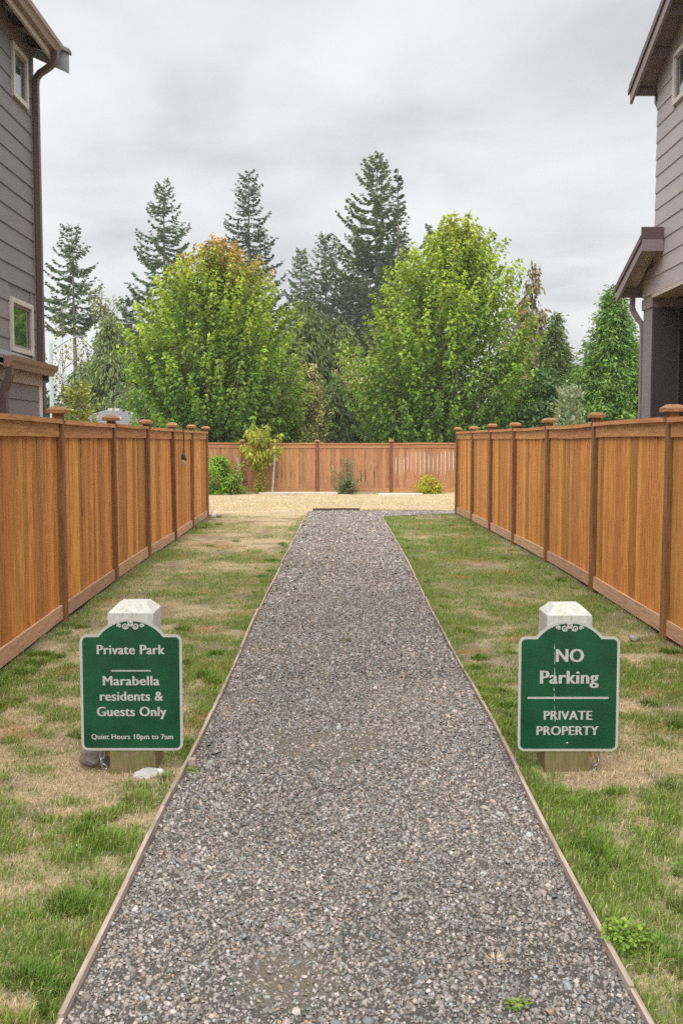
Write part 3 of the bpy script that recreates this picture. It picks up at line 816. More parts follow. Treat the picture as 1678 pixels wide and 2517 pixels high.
mb.sweep_rect([(QX - 0.09, gy_, 3.70), (QX - 0.09, gy_, 3.53), (QX - 0.07, gy_, 3.47), (QX - 0.01, gy_ - 0.03, 3.36), (QX + 0.03, gy_ - 0.06, 3.30), (QX + 0.035, gy_ - 0.08, 3.20), (QX + 0.035, gy_ - 0.08, 0.1)], 0.075, 0.06, (0, 1, 0)); mb.build('downspout', M['brown_lt'], hr)
mb = MB(); mb.box(QX, QX + 0.36, QY + 0.05, QY + 0.44, -0.1, 3.46); col_ = mb.build('porch_column', M['siding'], hr)
mb = MB(); mb.box(QX - 0.004, QX + 0.02, QY + 0.035, QY + 0.05, 0.1, 3.455); mb.box(QX + 0.34, QX + 0.364, QY + 0.035, QY + 0.05, 0.1, 3.455); mb.build('column_trim', M['brown'], col_, hr.location)
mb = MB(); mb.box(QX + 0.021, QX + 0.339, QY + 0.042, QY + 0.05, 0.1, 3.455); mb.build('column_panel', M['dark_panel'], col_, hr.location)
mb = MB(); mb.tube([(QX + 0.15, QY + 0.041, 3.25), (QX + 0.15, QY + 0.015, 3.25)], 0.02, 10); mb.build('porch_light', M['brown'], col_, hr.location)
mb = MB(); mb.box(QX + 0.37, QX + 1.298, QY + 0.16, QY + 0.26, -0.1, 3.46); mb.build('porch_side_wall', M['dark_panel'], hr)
mb = MB(); mb.box(QX, QX + 3, QY + 0.05, QY + 0.44, 3.462, 3.572); mb.build('porch_beam', M['brown_lt'], hr)

# ------------------------------------------------------------------ houses beyond the trees
def far_house(cx, cy, wx, wy, wall_h, top, hip, label, wallmat, vents=()):
    t = thing('house', (cx, cy, 0), label, 'house')
    mb = MB(); mb.box(cx - wx, cx + wx, cy - wy, cy + wy, -0.1, wall_h); mb.build('wall', wallmat, t)
    o = 0.4; mb = MB(); b0 = [(cx - wx - o, cy - wy - o, wall_h), (cx + wx + o, cy - wy - o, wall_h), (cx + wx + o, cy + wy + o, wall_h), (cx - wx - o, cy + wy + o, wall_h)]
    r0, r1 = (cx - hip, cy, top), (cx + hip, cy, top)
    mb.v = b0 + [r0, r1] + [(x, y, z - 0.15) for x, y, z in b0]
    mb.f = [(0, 1, 5, 4), (1, 2, 5), (2, 3, 4, 5), (3, 0, 4), (6, 7, 1, 0), (7, 8, 2, 1), (8, 9, 3, 2), (9, 6, 0, 3), (9, 8, 7, 6)]
    r = mb.build('roof', M['shingle'], t)
    n_ = 14
    for i in range(n_):       # shingle courses as low ridges on the slope in view
        f0 = (i + 0.5) / n_
        z_ = wall_h + (top - wall_h) * f0; y_ = cy - wy - o + (wy + o) * f0
        hx = (wx + o) * (1 - f0) + hip * f0
        mb = MB(); mb.box(cx - hx + 0.02, cx + hx - 0.02, y_ - 0.02, y_ + 0.05, z_ - 0.02, z_ + 0.022); mb.build('shingle_course', M['shingle'], r, t.location)
    for vx, f0, s in vents:
        z_ = wall_h + (top - wall_h) * f0; y_ = cy - wy - o + (wy + o) * f0
        mb = MB(); mb.box(vx - s, vx + s, y_ - 0.12, y_ + 0.12, z_ - 0.1, z_ + 0.09); mb.build('roof_vent', M['slab'], r, t.location)
    return t
far_house(-10.86, 48, 3.4, 3.0, 1.90, 3.25, 0.2, 'far house with a low grey hip roof seen over the left fence', M['cream'], ((-11.05, 0.93, 0.10), (-10.72, 0.93, 0.10), (-10.35, 0.62, 0.07), (-9.9, 0.8, 0.06)))
far_house(4.2, 64, 3.3, 4.0, 2.35, 4.2, 0.6, 'far cream house with grey roof glimpsed between the trees', M['cream'])

# ------------------------------------------------------------------ street lamp
t = thing('street_lamp', (-14.5, 50, 0), 'tall pale street lamp with one curved arm left of the fir trunk', 'street lamp')
mb = MB(); mb.tube([(-14.5, 50, -0.1), (-14.5, 50, 6.55)], [0.14, 0.085], 8); mb.build('pole', M['pole'], t)
mb = MB(); mb.tube([(-14.48, 50, 6.15), (-14.2, 50, 6.36), (-13.8, 50, 6.62), (-13.45, 50, 6.80), (-13.25, 50, 6.86)], [0.05, 0.045, 0.04, 0.035, 0.035], 6); mb.build('arm', M['pole'], t)
mb = MB(); mb.poly([(-13.30, 49.9, 6.83), (-12.75, 49.88, 6.86), (-12.70, 49.88, 6.91), (-13.28, 49.9, 6.92)], (0, 0.22, 0)); mb.build('lamp_head', M['greypaint'], t)

# ------------------------------------------------------------------ signs
def cap_of(body):
    V, F = text_mesh('H', 0, 0, None, 0)
    return V[:, 1].max()
CAP = cap_of('H')
def lettering(body, parent, x0, x1, base, caph, plane_y):
    """raised letters: stems thickened sideways so that uprights are heavier than cross strokes"""
    V, F = text_mesh(body, 0, 0, None, 0)
    bold = 0.105 * caph
    sx = (x1 - x0 - bold) / (V[:, 0].max() - V[:, 0].min()); sz = caph / CAP
    X = (V[:, 0] - V[:, 0].min()) * sx + x0; Z = V[:, 1] * sz + base
    xmin = V[:, 0].min(); n = 5
    for q, ch in enumerate(body):
        if ch == ' ': continue
        Vc, Fc = text_mesh(ch, 0, 0, None, 0)
        dx = text_mesh(body[:q + 1], 0, 0, None, 0)[0][:, 0].max() - Vc[:, 0].max()
        Xc = (Vc[:, 0] + dx - xmin) * sx + x0; Zc = Vc[:, 1] * sz + base
        mb = MB()
        for k in range(n):
            b0 = len(mb.v); yy = plane_y - 0.0012 - 0.00022 * k
            mb.v += [(Xc[i] + bold * k / (n - 1), yy, Zc[i]) for i in range(len(Xc))]
            mb.f += [tuple(b0 + i for i in f) for f in Fc]
        mb.build('letter', M['letter'], parent, (0, 0, 0))
def sign_outline(w, h, sh, chord, arc, cr, inset=0.0):
    pts = []; i = inset
    def corner(cx, cz, a0, a1):
        for q in range(7):
            a = rad(a0 + (a1 - a0) * q / 6); pts.append((cx + (cr - i) * math.cos(a), cz + (cr - i) * math.sin(a)))
    hw = w / 2
    corner(-hw + cr, cr, 180, 270); corner(hw - cr, cr, 270, 360); corner(hw - cr, sh - cr, 0, 90)
    Rr = (chord ** 2 + arc ** 2) / (2 * arc); cz = sh + arc - Rr; r2 = Rr - i
    a0 = math.asin(min(1, (sh - i - cz) / r2))
    for q in range(25):
        a = a0 + (math.pi - 2 * a0) * q / 24; pts.append((r2 * math.cos(a), cz + r2 * math.sin(a)))
    corner(-hw + cr, sh - cr, 90, 180)
    return pts
def spiral(cx, cz, r0, turns, a0, sgn, y, wd0, wd1, n=26):
    v = []; f = []
    for q in range(n + 1):
        u = q / n; a = a0 + sgn * turns * 2 * math.pi * u; r = r0 * (1 - 0.80 * u); w_ = wd0 + (wd1 - wd0) * u
        for rr_ in (r - w_ / 2, r + w_ / 2): v.append((cx + rr_ * math.cos(a), y, cz + rr_ * math.sin(a)))
    for q in range(n): f.append((2 * q, 2 * q + 1, 2 * q + 3, 2 * q + 2))
    return v, f
def sign_post(loc, label, tilt, lines, rules, bolts, crack=False, flip=1):
    t = thing('sign_post', loc, label, 'sign', rz=tilt)
    # bollard: square timber with chamfered top
    mb = MB(); hw = 0.115; d = 0.215; H = 0.83; c = 0.045
    mb.v = [(x, y, z) for z, k in ((-0.25, 0), (H, 0), (H + 0.045, c)) for x, y in ((-hw + k, k), (hw - k, k), (hw - k, d - k), (-hw + k, d - k))]
    mb.f = [(3, 2, 1, 0), (8, 9, 10, 11)] + [(a + i, a + (i + 1) % 4, a + 4 + (i + 1) % 4, a + 4 + i) for a in (0, 4) for i in range(4)]
    post = mb.build('post', M['signpost'], t, (0, 0, 0))
    W, Hh, sh = 0.517, 0.68, 0.598; pb = 0.124; dx = 0.0
    ol = sign_outline(W, Hh, sh, 0.170, 0.082, 0.036)
    mb = MB(); mb.poly([(x, -0.004, z + pb) for x, z in ol], (0, 0.003, 0))
    pn = mb.build('panel', M['letter'], t, (0, 0, 0)); pn.location = (dx, 0, 0)
    il = sign_outline(W, Hh, sh, 0.170, 0.082, 0.036, 0.0135)
    mb = MB(); mb.poly([(x, -0.0052, z + pb) for x, z in il], (0, 0.0012, 0)); mb.build('face_sheet', M['signgreen'], pn, (0, 0, 0))
    y = -0.0052
    for body, x0, x1, base, cap_ in lines: lettering(body, pn, x0, x1, pb + base, cap_, y)
    for x0, x1, z0, z1 in rules:
        mb = MB(); mb.box(x0, x1, y - 0.0012, y, pb + z0, pb + z1); mb.build('rule', M['letter'], pn, (0, 0, 0))
    mb = MB()
    for s in (-1, 1):
        for (cx, cz, r0, a0, sg) in ((0.026, 0.642, 0.0155, rad(200), 1), (0.057, 0.644, 0.0105, rad(-20), 1)):
            v, f = spiral(cx, cz, r0, 1.55, a0, sg, y - 0.0014, 0.0075, 0.0045)
            b0 = len(mb.v); mb.v += [(s * p[0], p[1], p[2] + pb) for p in v]; mb.f += [tuple(b0 + i for i in q) for q in f]
    mb.box(-0.014, 0.014, y - 0.0012, y - 0.0002, pb + 0.640, pb + 0.672)
    mb.build('scroll_ornament', M['letter'], pn, (0, 0, 0))
    for bx, bz in bolts:
        mb = MB(); mb.tube([(bx, y - 0.0005, pb + bz), (bx, y - 0.004, pb + bz), (bx, y - 0.0055, pb + bz)], [0.0062, 0.0058, 0.0035], 10); mb.build('bolt', M['steel'], pn, (0, 0, 0))
    if crack:
        mb = MB(); rr_ = random.Random(5); zz = 0.045; x = -0.068
        while zz < 0.66:
            l = rr_.uniform(0.012, 0.05); nx_ = x + rr_.uniform(-0.003, 0.005); w_ = rr_.uniform(0.0008, 0.0024)
            if rr_.random() < 0.72:
                b0 = len(mb.v); mb.v += [(x - w_, y - 0.0018, pb + zz), (x + w_, y - 0.0018, pb + zz), (nx_ + w_ * .4, y - 0.0018, pb + zz + l), (nx_ - w_ * .4, y - 0.0018, pb + zz + l)]
                mb.f.append((b0, b0 + 1, b0 + 2, b0 + 3))
            x = nx_; zz += l + rr_.uniform(0, 0.02)
        mb.build('paint_crack', M['letter'], pn, (0, 0, 0))
    s = -flip                         # steel hasp with chain on the outer side
    mb = MB(); mb.tube([(s * 0.128, 0.06, 0.075), (s * 0.128, 0.06, 0.16)], 0.012, 8); mb.build('yellow_sleeve', M['yellow'], t, (0, 0, 0))
    ch = [(s * 0.135, 0.03, 0.135), (s * 0.155, 0.02, 0.115), (s * 0.165, 0.02, 0.075), (s * 0.160, 0.02, 0.04), (s * 0.140, 0.03, 0.02)]
    for q in range(len(ch) - 1):
        a = Vector(ch[q]); b_ = Vector(ch[q + 1]); dd = b_ - a; mid = (a + b_) / 2; u = dd.normalized()
        w_ = u.cross(Vector((0, 1, 0)) if q % 2 else Vector((1, 0, 0.3))).normalized(); L = dd.length * 0.62
        ring = [mid + u * L * math.cos(k * math.pi / 5) + w_ * 0.011 * math.sin(k * math.pi / 5) for k in range(11)]
        mb = MB(); mb.tube(ring, 0.0042, 6, False); mb.build('chain_link', M['steel'], t, (0, 0, 0), True)
    return t
Sc = 0.517 / 1105
def L_(x): return (x - 793) * Sc
def Lz(y): return (1775 - y) * Sc * 1.0
sign_post((-1.065, 4.962, 0), 'green private park sign on a short white post left of the path', 0.0,
          [('Private Park', L_(425), L_(1162), Lz(711), 0.0475), ('Marabella', L_(485), L_(1100), Lz(1052), 0.0475),
           ('residents &', L_(450), L_(1137), Lz(1222), 0.0475), ('Guests Only', L_(415), L_(1172), Lz(1392), 0.0475),
           ('Quiet Hours 10pm to 7am', L_(350), L_(1240), Lz(1647), 0.0255)],
          [(L_(578), L_(1008), Lz(900), Lz(886))], [(0, 0.660)])
def R_(x): return (x - 768) * Sc
def Rz(y): return (1788 - y) * Sc
sign_post((1.165, 5.019, -0.022), 'green no parking private property sign on a short white post right of the path', 0.0,
          [('NO', R_(620), R_(928), Rz(788), 0.066), ('Parking', R_(450), R_(1095), Rz(1030), 0.067),
           ('PRIVATE', R_(497), R_(1030), Rz(1433), 0.046), ('PROPERTY', R_(420), R_(1105), Rz(1604), 0.046)],
          [(R_(318), R_(1205), Rz(1200), Rz(1179))], [(0, 0.660), (-0.004, 0.043)], crack=True, flip=-1)

# ------------------------------------------------------------------ rocks
def rock(loc, r, label, mat, seed, group=None, sub=3):
    import bmesh
    rg = np.random.default_rng(seed); bm = bmesh.new(); bmesh.ops.create_icosphere(bm, subdivisions=sub, radius=1)
    pl = rg.normal(size=(9, 3)); pl /= np.linalg.norm(pl, axis=1)[:, None]; dd = rg.uniform(0.62, 0.95, 9)
    for v in bm.verts:
        p = np.array(v.co)
        for n_, d_ in zip(pl, dd):
            q = p @ n_
            if q > d_: p = p - n_ * (q - d_) * 0.9
        p = p * (1 + 0.04 * math.sin(7 * p[0] + 3 * p[1]) + 0.03 * math.sin(11 * p[2] + 5 * p[1]))
        v.co = Vector(p) * Vector(r) if False else Vector((p[0] * r[0], p[1] * r[1], p[2] * r[2]))
    me = bpy.data.meshes.new('rock'); bm.to_mesh(me); bm.free()
    o = link('rock', me, mat, None, loc, (0, 0, rg.uniform(0, 6)))
    return tag(o, label, 'rock', group)
o = rock((-1.275, 5.14, 0.03), (0.12, 0.09, 0.085), 'angular brown-grey rock beside the chain of the private park sign', M['rock'], 4); o.rotation_euler = (0.2, 0.3, 0.4)
o = rock((-0.985, 4.90, 0.012), (0.072, 0.045, 0.040), 'pale rounded stone at the foot of the private park sign', M['rock_pale'], 9); o.rotation_euler = (0, -0.15, 0.3)
o = rock((-0.925, 4.925, 0.02), (0.030, 0.025, 0.024), 'small white stone touching the pale stone by the private park sign', M['slab'], 12, sub=2)
rock((-2.86, 21.95, 0.03), (0.10, 0.09, 0.07), 'round pale stone by the last post of the left fence', M['rock_pale'], 22, sub=2)
rock((-2.72, 22.05, 0.02), (0.07, 0.06, 0.05), 'small grey stone right of the last left fence post', M['rock'], 23, sub=2)
rock((2.50, 8.38, 0.01), (0.06, 0.05, 0.04), 'grey stone at the foot of the nearest right fence post', M['rock'], 24, sub=2)

# ------------------------------------------------------------------ string light on the left fence
t = thing('string_light', (-2.86, 17.2, 1.9), 'black cable with two light bulbs hanging over the left fence', 'string light')
fx = -2.78; off = t.location
mb = MB(); mb.tube([(-2.95, 17.02, 1.80), (-2.93, 17.05, 1.925), (-2.88, 17.10, 1.98), (fx - 0.03, 17.22, 1.985), (fx + 0.02, 17.34, 1.93), (fx + 0.02, 17.42, 1.78), (fx + 0.015, 17.44, 1.62), (fx + 0.015, 17.42, 1.55)], 0.010, 6); mb.build('cable', M['black'], t)
for sy, zb in ((-0.10, 1.45), (0.06, 1.42)):
    mb = MB(); mb.tube([(fx + 0.015, 17.42, 1.57), (fx + 0.02, 17.42 + sy * 0.8, 1.555), (fx + 0.02, 17.42 + sy, zb)], 0.008, 6); mb.build('lead', M['black'], t)
    mb = MB(); mb.tube([(fx + 0.02, 17.42 + sy, zb + 0.01), (fx + 0.022, 17.42 + sy, zb - 0.03), (fx + 0.024, 17.42 + sy, zb - 0.075)], [0.018, 0.034, 0.030], 8); so = mb.build('socket', M['black'], t)
    mb = MB(); zz = zb - 0.076; mb.tube([(fx + 0.024, 17.42 + sy, zz), (fx + 0.024, 17.42 + sy, zz - 0.03), (fx + 0.024, 17.42 + sy, zz - 0.065), (fx + 0.024, 17.42 + sy, zz - 0.085)], [0.016, 0.030, 0.026, 0.008], 8); mb.build('bulb', M['bulb'], so, off, True)
mb = MB(); mb.tube([(-2.97, 18.9, 1.92), (-2.94, 19.5, 1.955), (-2.93, 20.4, 1.93), (-2.96, 21.4, 1.96), (-2.99, 21.95, 1.93)], 0.010, 6); mb.build('cable', M['black'], t)

# ------------------------------------------------------------------ white edging strips by the back fence
def arc_slab(pts, w, label):
    mb = MB()
    n = len(pts)
    for x, y in pts:
        mb.v += [(x, y - w / 2, 0.0), (x, y + w / 2, 0.0), (x, y + w / 2, 0.055), (x, y - w / 2, 0.055)]
    for i in range(n - 1):
        for a in range(4):
            c = (a + 1) % 4; mb.f.append((i * 4 + a, i * 4 + 4 + a, i * 4 + 4 + c, i * 4 + c))
    mb.f.append((0, 1, 2, 3)); m_ = (n - 1) * 4; mb.f.append((m_ + 3, m_ + 2, m_ + 1, m_))
    return tag(mb.build('concrete_edging', M['slab']), label, 'edging')
arc_slab([(-2.62, 31.55), (-2.2, 31.72), (-1.7, 31.82), (-1.2, 31.86), (-0.6, 31.84), (-0.12, 31.78)], 0.16, 'long white concrete strip on the ground between young tree and shrub')
arc_slab([(1.15, 30.9), (1.5, 30.86), (1.9, 30.85), (2.25, 30.9), (2.52, 31.0)], 0.22, 'short white concrete strip in front of the yellow shrub')

# ------------------------------------------------------------------ foliage builders
def kites(B, D, S, L, W, C, droop=0.0, mid=0.45):
    """leaf-shaped faces: base B, direction D, side S (unit), length L, half-width W, colour C; returns V,F,C"""
    n = len(B)
    L = np.broadcast_to(np.asarray(L, float), (n,))[:, None]; W = np.broadcast_to(np.asarray(W, float), (n,))[:, None]
    m_ = B + D * L * mid
    dz = np.zeros_like(B); dz[:, 2] = -1
    V = np.stack([B, m_ + S * W + dz * L * droop * 0.5, B + D * L + dz * L * droop, m_ - S * W + dz * L * droop * 0.5], 1).reshape(-1, 3)
    i = np.arange(n)[:, None] * 4
    F = np.concatenate([i + np.array([[0, 1, 2]]), i + np.array([[0, 2, 3]])])
    return V, F, np.repeat(C, 4, 0)
def unit(v): return v / np.maximum(np.linalg.norm(v, axis=-1, keepdims=True), 1e-9)
def join(parts):
    Vs, Fs, Cs = [], [], []; o = 0
    for V, F, C in parts:
        Vs.append(V); Fs.append(F + o); Cs.append(C); o += len(V)
    return np.concatenate(Vs), np.concatenate(Fs), np.concatenate(Cs)
def jitter_col(rg, base, n, v=0.18, h=0.08):
    c = np.array(base)[None] * (1 + rg.normal(0, v, (n, 1))) * (1 + rg.normal(0, h, (n, 3)))
    return np.clip(c, 0.004, 0.9)
def side_of(D, rg, up=0.85):
    """side vectors so that leaf faces mostly look up"""
    s = np.cross(D, np.array([0, 0, 1.0])[None] + rg.normal(0, 1 - up, D.shape)); return unit(s)

def fir(x, y, H, R, label, seed, z0=0.06, colr=(0.045, 0.075, 0.045), dens=1.0, upcurl=0.30, dip=0.22, whorl=0.50, top_thin=0.0, lop=None, spray=0.62, gap=0.0, power=0.85, name='fir_tree', group='firs beyond the park', per=6, hang=0.30, barkm='bark_fir'):
    rg = np.random.default_rng(seed)
    t = thing(name, (x, y, 0), label, 'tree', group)
    mb = MB(); n_ = 7; lean = rg.normal(0, 0.006, 2)
    tp = [(lean[0] * H * (i / n_) ** 2, lean[1] * H * (i / n_) ** 2, -0.2 + (H + 0.2) * i / n_) for i in range(n_ + 1)]
    r0 = 0.011 * H + 0.05
    mb.tube(tp, [r0 * (1 - 0.97 * i / n_) + 0.008 for i in range(n_ + 1)], 8)
    h = z0 * H; parts = []
    while h < H * 0.985:
        u = h / H
        prof = (1 - u) ** power * min(1, 0.55 + (u - z0) * 4)
        nb = max(3, int(per * (0.55 + 0.6 * (1 - u)) * dens + rg.random()))
        a0 = rg.random() * 6.28
        for q in range(nb):
            if rg.random() < gap: continue
            az = a0 + 6.28 * q / nb + rg.normal(0, 0.25)
            L = R * prof * rg.uniform(0.62, 1.12) + 0.12
            if lop: L *= lop(az, u)
            hh = h + rg.normal(0, whorl * 0.3)
            o = np.array([math.cos(az), math.sin(az), 0.0])
            m_ = max(4, int(L / 0.22))
            s = np.linspace(0.10, 1, m_)
            zz = -dip * L * np.sin(s * 2.4) * (1 - u * 0.7) + upcurl * L * s ** 2.6 + (0.25 * L * s if u > 0.85 else 0)
            P = np.array([lean[0] * H * u ** 2, lean[1] * H * u ** 2, hh])[None] + o[None] * (L * s)[:, None]
            P[:, 2] += zz
            if L > 0.8:
                st = max(1, m_ // 4)
                pts = [tuple(p) for p in P[::st]]
                mb.tube([(tp[0][0] + lean[0] * H * u * u, lean[1] * H * u * u, hh)] + pts, [0.012 * L + 0.01] + [0.010 * L * (1 - i / len(pts)) + 0.006 for i in range(len(pts))], 4, False)
            T = unit(np.gradient(P, axis=0)); lat = np.cross(T, np.array([0, 0, 1.0])); lat = unit(lat)
            for sg in (-1, 1, -1, 1, -1, 1)[:6 if y < 104 else 5] + (0,):
                ang = rg.uniform(0.5, 1.15, m_)[:, None]
                D = unit(T * np.cos(ang) + lat * sg * np.sin(ang) + rg.normal(0, 0.18, (m_, 3)) + np.array([0, 0, -hang])) if sg else unit(T + rg.normal(0, 0.25, (m_, 3)) + np.array([0, 0, 0.10]))
                ln = spray * (0.45 + 0.65 * np.sin(np.clip(s, 0, 1) * 2.5)) * rg.uniform(0.6, 1.2, m_) * (0.55 + 0.45 * (1 - u))
                w_ = ln * rg.uniform(0.20, 0.36, m_)
                parts.append(kites(P + rg.normal(0, 0.05, (m_, 3)), D, side_of(D, rg, 0.5), ln, w_, jitter_col(rg, colr, m_, 0.24, 0.07), 0.12))
        h += whorl * rg.uniform(0.75, 1.3) * (0.55 + 0.6 * (1 - u))
    V, F, C = join(parts); C = np.clip(C * np.array([3.0, 2.85, 2.35]), 0, 0.6)
    link('crown', np_mesh('crown', V, F, C, M['needle']), None, t)
    mb.build('trunk', M[barkm], t, (0, 0, 0), True)
    return t

def cedar(x, y, H, R, label, seed, colr, z0=0.02, n_br=420, fan=0.30, power=0.8, sparse=0.0, name='cedar_tree', group=None, tipcol=None, ragged=0.15, hang=0.55, upw=0.15, fans=9, kf=4, slim=1.0):
    """scale-leaved conifer: many short branches that carry drooping fans of foliage"""
    rg = np.random.default_rng(seed)
    t = thing(name, (x, y, 0), label, 'tree', group)
    mb = MB(); mb.tube([(0, 0, -0.2), (0.02, 0, H * 0.5), (0, 0.01, H * 0.985)], [0.015 * H + 0.03, 0.009 * H, 0.008], 7)
    parts = []
    for q in range(n_br):
        u = z0 + (1 - z0) * (1 - math.sqrt(rg.random())) if q % 3 else rg.uniform(z0, 0.985)
        if rg.random() < sparse: continue
        az = rg.random() * 6.283
        L = R * (1 - u) ** power * rg.uniform(0.72, 1 + ragged) * min(1, 0.75 + (u - z0) * 2) + 0.10
        o = np.array([math.cos(az), math.sin(az), 0.0]); m_ = fans
        s = np.sort(rg.uniform(0.30, 1, m_))
        P = o[None] * (L * s)[:, None]; P[:, 2] = u * H + upw * L * s - 0.20 * L * s ** 3
        if L > 0.5 and q % 3 == 0: mb.tube([(0, 0, u * H - 0.05)] + [tuple(p) for p in P[::3]], [0.008 * L + 0.008] * (1 + len(P[::3])), 4, False)
        k = kf
        P4 = np.repeat(P, k, 0) + rg.normal(0, 0.07 + 0.03 * R, (m_ * k, 3))
        D = unit(o[None] * 0.75 + rg.normal(0, 0.42, (m_ * k, 3)) + np.array([0, 0, -hang]))
        ln = fan * rg.uniform(0.6, 1.3, m_ * k) * (0.6 + 0.4 * (1 - u)); w_ = ln * rg.uniform(0.16, 0.30, m_ * k) * slim
        c = jitter_col(rg, colr, m_ * k, 0.22, 0.06)
        if tipcol is not None:
            f_ = ((np.repeat(s, k) > 0.72) * rg.random(m_ * k))[:, None]; c = c * (1 - f_) + np.array(tipcol)[None] * f_
        parts.append(kites(P4, D, unit(np.cross(D, o[None] * 0.6 + rg.normal(0, 0.5, (m_ * k, 3)))), ln, w_, c, 0.15))
    nt_ = 14; B = np.zeros((nt_, 3)); B[:, 2] = H * (0.93 + 0.07 * rg.random(nt_))
    D = unit(rg.normal(0, 0.5, (nt_, 3)) + np.array([0, 0, 0.7])); parts.append(kites(B, D, side_of(D, rg, 0.3), fan * 0.9, fan * 0.12, jitter_col(rg, colr, nt_)))
    V, F, C = join(parts); C = np.clip(C * 1.9, 0, 0.6)
    link('crown', np_mesh('crown', V, F, C, M['needle']), None, t)
    mb.build('trunk', M['bark'], t, (0, 0, 0), True)
    return t

def broadleaf(x, y, H, R, label, seed, prof, colf, n_sh=760, n_leaf=92, leaf=(0.11, 0.19), base=0.06, trunk_r=0.16, name='maple_tree', cat='tree', group=None, cx=0.0, rise=1.1, plume=0.25, bark='bark', leafw=0.42, outer=2.0, skew=None, hangd=0.45):
    """tree or shrub whose leafy shoots sweep outward and up from the stem to an uneven crown outline"""
    rg = np.random.default_rng(seed)
    t = thing(name, (x, y, 0), label, cat, group)
    mb = MB()
    mb.tube([(0, 0, -0.15), (0.02 * H * 0.3, 0, H * 0.25), (cx * 0.5, 0, H * 0.55), (cx, 0, H * 0.85)], [trunk_r, trunk_r * 0.75, trunk_r * 0.4, 0.015], 8)
    tt, rr_ = np.array(prof).T
    parts = []
    for q in range(n_sh):
        u = rg.random(); te = np.clip(tt[0] + (1 - tt[0]) * (u ** 1.15), 0, 1)
        az = rg.random() * 6.283
        bump_ = 1 + 0.10 * math.sin(az * 3 + seed) * math.sin(te * 9 + seed) + rg.normal(0, 0.05)
        re = R * np.interp(te, tt, rr_) * bump_ * (1 - 0.60 * rg.random() ** 2.2)
        if skew: re *= skew(az, te)
        e = np.array([cx * te + re * math.cos(az), re * math.sin(az), H * te * (1 + rg.normal(0, 0.012))])
        hs = max(base * H, e[2] - re * rise * rg.uniform(0.8, 1.3))
        hs = min(hs, H * 0.8)
        s_ = np.array([cx * hs / H, 0, hs])
        c1 = s_ + (e - s_) * 0.55; c1[2] = s_[2] + (e[2] - s_[2]) * 0.32
        tt_ = np.linspace(0, 1, 8)[:, None]
        P = (1 - tt_) ** 2 * s_ + 2 * tt_ * (1 - tt_) * c1 + tt_ ** 2 * e
        if q % 3 == 0 or n_sh < 120:
            rb = 0.010 * np.linalg.norm(e - s_) + (0.006 if trunk_r > 0.04 else 0.002)
            mb.tube([tuple(p) for p in P[::2]] + [tuple(P[-1])], [rb, rb * 0.8, rb * 0.6, rb * 0.4, 0.004], 4, False)
        Ls = np.linalg.norm(e - s_); s0 = max(0.12, 1 - outer / max(Ls, 0.3))
        k = int(n_leaf * rg.uniform(0.7, 1.2)); s = s0 + (1.02 - s0) * rg.random(k)
        Q = ((1 - s) ** 2)[:, None] * s_ + (2 * s * (1 - s))[:, None] * c1 + (s ** 2)[:, None] * e
        T = unit(2 * (1 - s)[:, None] * (c1 - s_) + 2 * s[:, None] * (e - c1))
        rdl = unit(rg.normal(0, 1, (k, 3))); rdl = unit(rdl - T * (rdl * T).sum(1, keepdims=True))
        ofs = (plume * (0.15 + 0.85 * (1 - (s - s0) / (1.02 - s0)) ** 0.7) * np.sqrt(rg.random(k)))[:, None]
        Q = Q + rdl * ofs
        D = unit(rdl * 0.75 + T * 0.30 + rg.normal(0, 0.30, (k, 3)) + np.array([0, 0, -hangd]))
        ln = rg.uniform(leaf[0], leaf[1], k)
        C = colf(Q, s, rg, H) * rg.uniform(0.62, 1.22)
        parts.append(kites(Q, D, side_of(D, rg, 0.6), ln, ln * leafw, C, 0.22))
    V, F, C = join(parts)
    link('crown', np_mesh('crown', V, F, C, M['leaf']), None, t)
    mb.build('trunk', M[bark], t, (0, 0, 0), True)
    return t

# ------------------------------------------------------------------ the two park maples
MAPLE = [(0.04, 0.70), (0.14, 0.88), (0.28, 0.98), (0.42, 1.0), (0.56, 0.98), (0.70, 0.90), (0.83, 0.72), (0.93, 0.47), (1.0, 0.14)]
MAPLE_R = [(0.04, 0.50), (0.14, 0.74), (0.28, 0.92), (0.42, 1.0), (0.56, 0.98), (0.70, 0.86), (0.83, 0.66), (0.93, 0.42), (1.0, 0.10)]
def maple_col(warm):
    def f(Q, s, rg, H):
        n = len(Q); u = np.clip(Q[:, 2] / H, 0, 1)
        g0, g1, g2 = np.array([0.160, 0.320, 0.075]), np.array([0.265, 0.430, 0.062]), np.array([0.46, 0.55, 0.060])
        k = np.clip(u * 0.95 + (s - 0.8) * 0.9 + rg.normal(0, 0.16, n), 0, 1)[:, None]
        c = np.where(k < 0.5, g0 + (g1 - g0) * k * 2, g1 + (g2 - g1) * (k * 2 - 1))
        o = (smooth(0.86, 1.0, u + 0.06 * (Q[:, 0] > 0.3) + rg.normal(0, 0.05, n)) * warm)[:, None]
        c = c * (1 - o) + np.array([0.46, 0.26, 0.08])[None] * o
        return np.clip(c * (1 + rg.normal(0, 0.16, (n, 1))), 0.01, 0.8)
    return f
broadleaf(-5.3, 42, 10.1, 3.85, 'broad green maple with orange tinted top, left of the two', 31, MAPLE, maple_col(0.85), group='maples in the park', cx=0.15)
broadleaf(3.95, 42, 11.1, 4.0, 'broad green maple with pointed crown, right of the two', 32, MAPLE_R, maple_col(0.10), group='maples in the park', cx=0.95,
          skew=lambda az, te: 1.0 - (0.05 * math.cos(az) if te < 0.8 else 0))

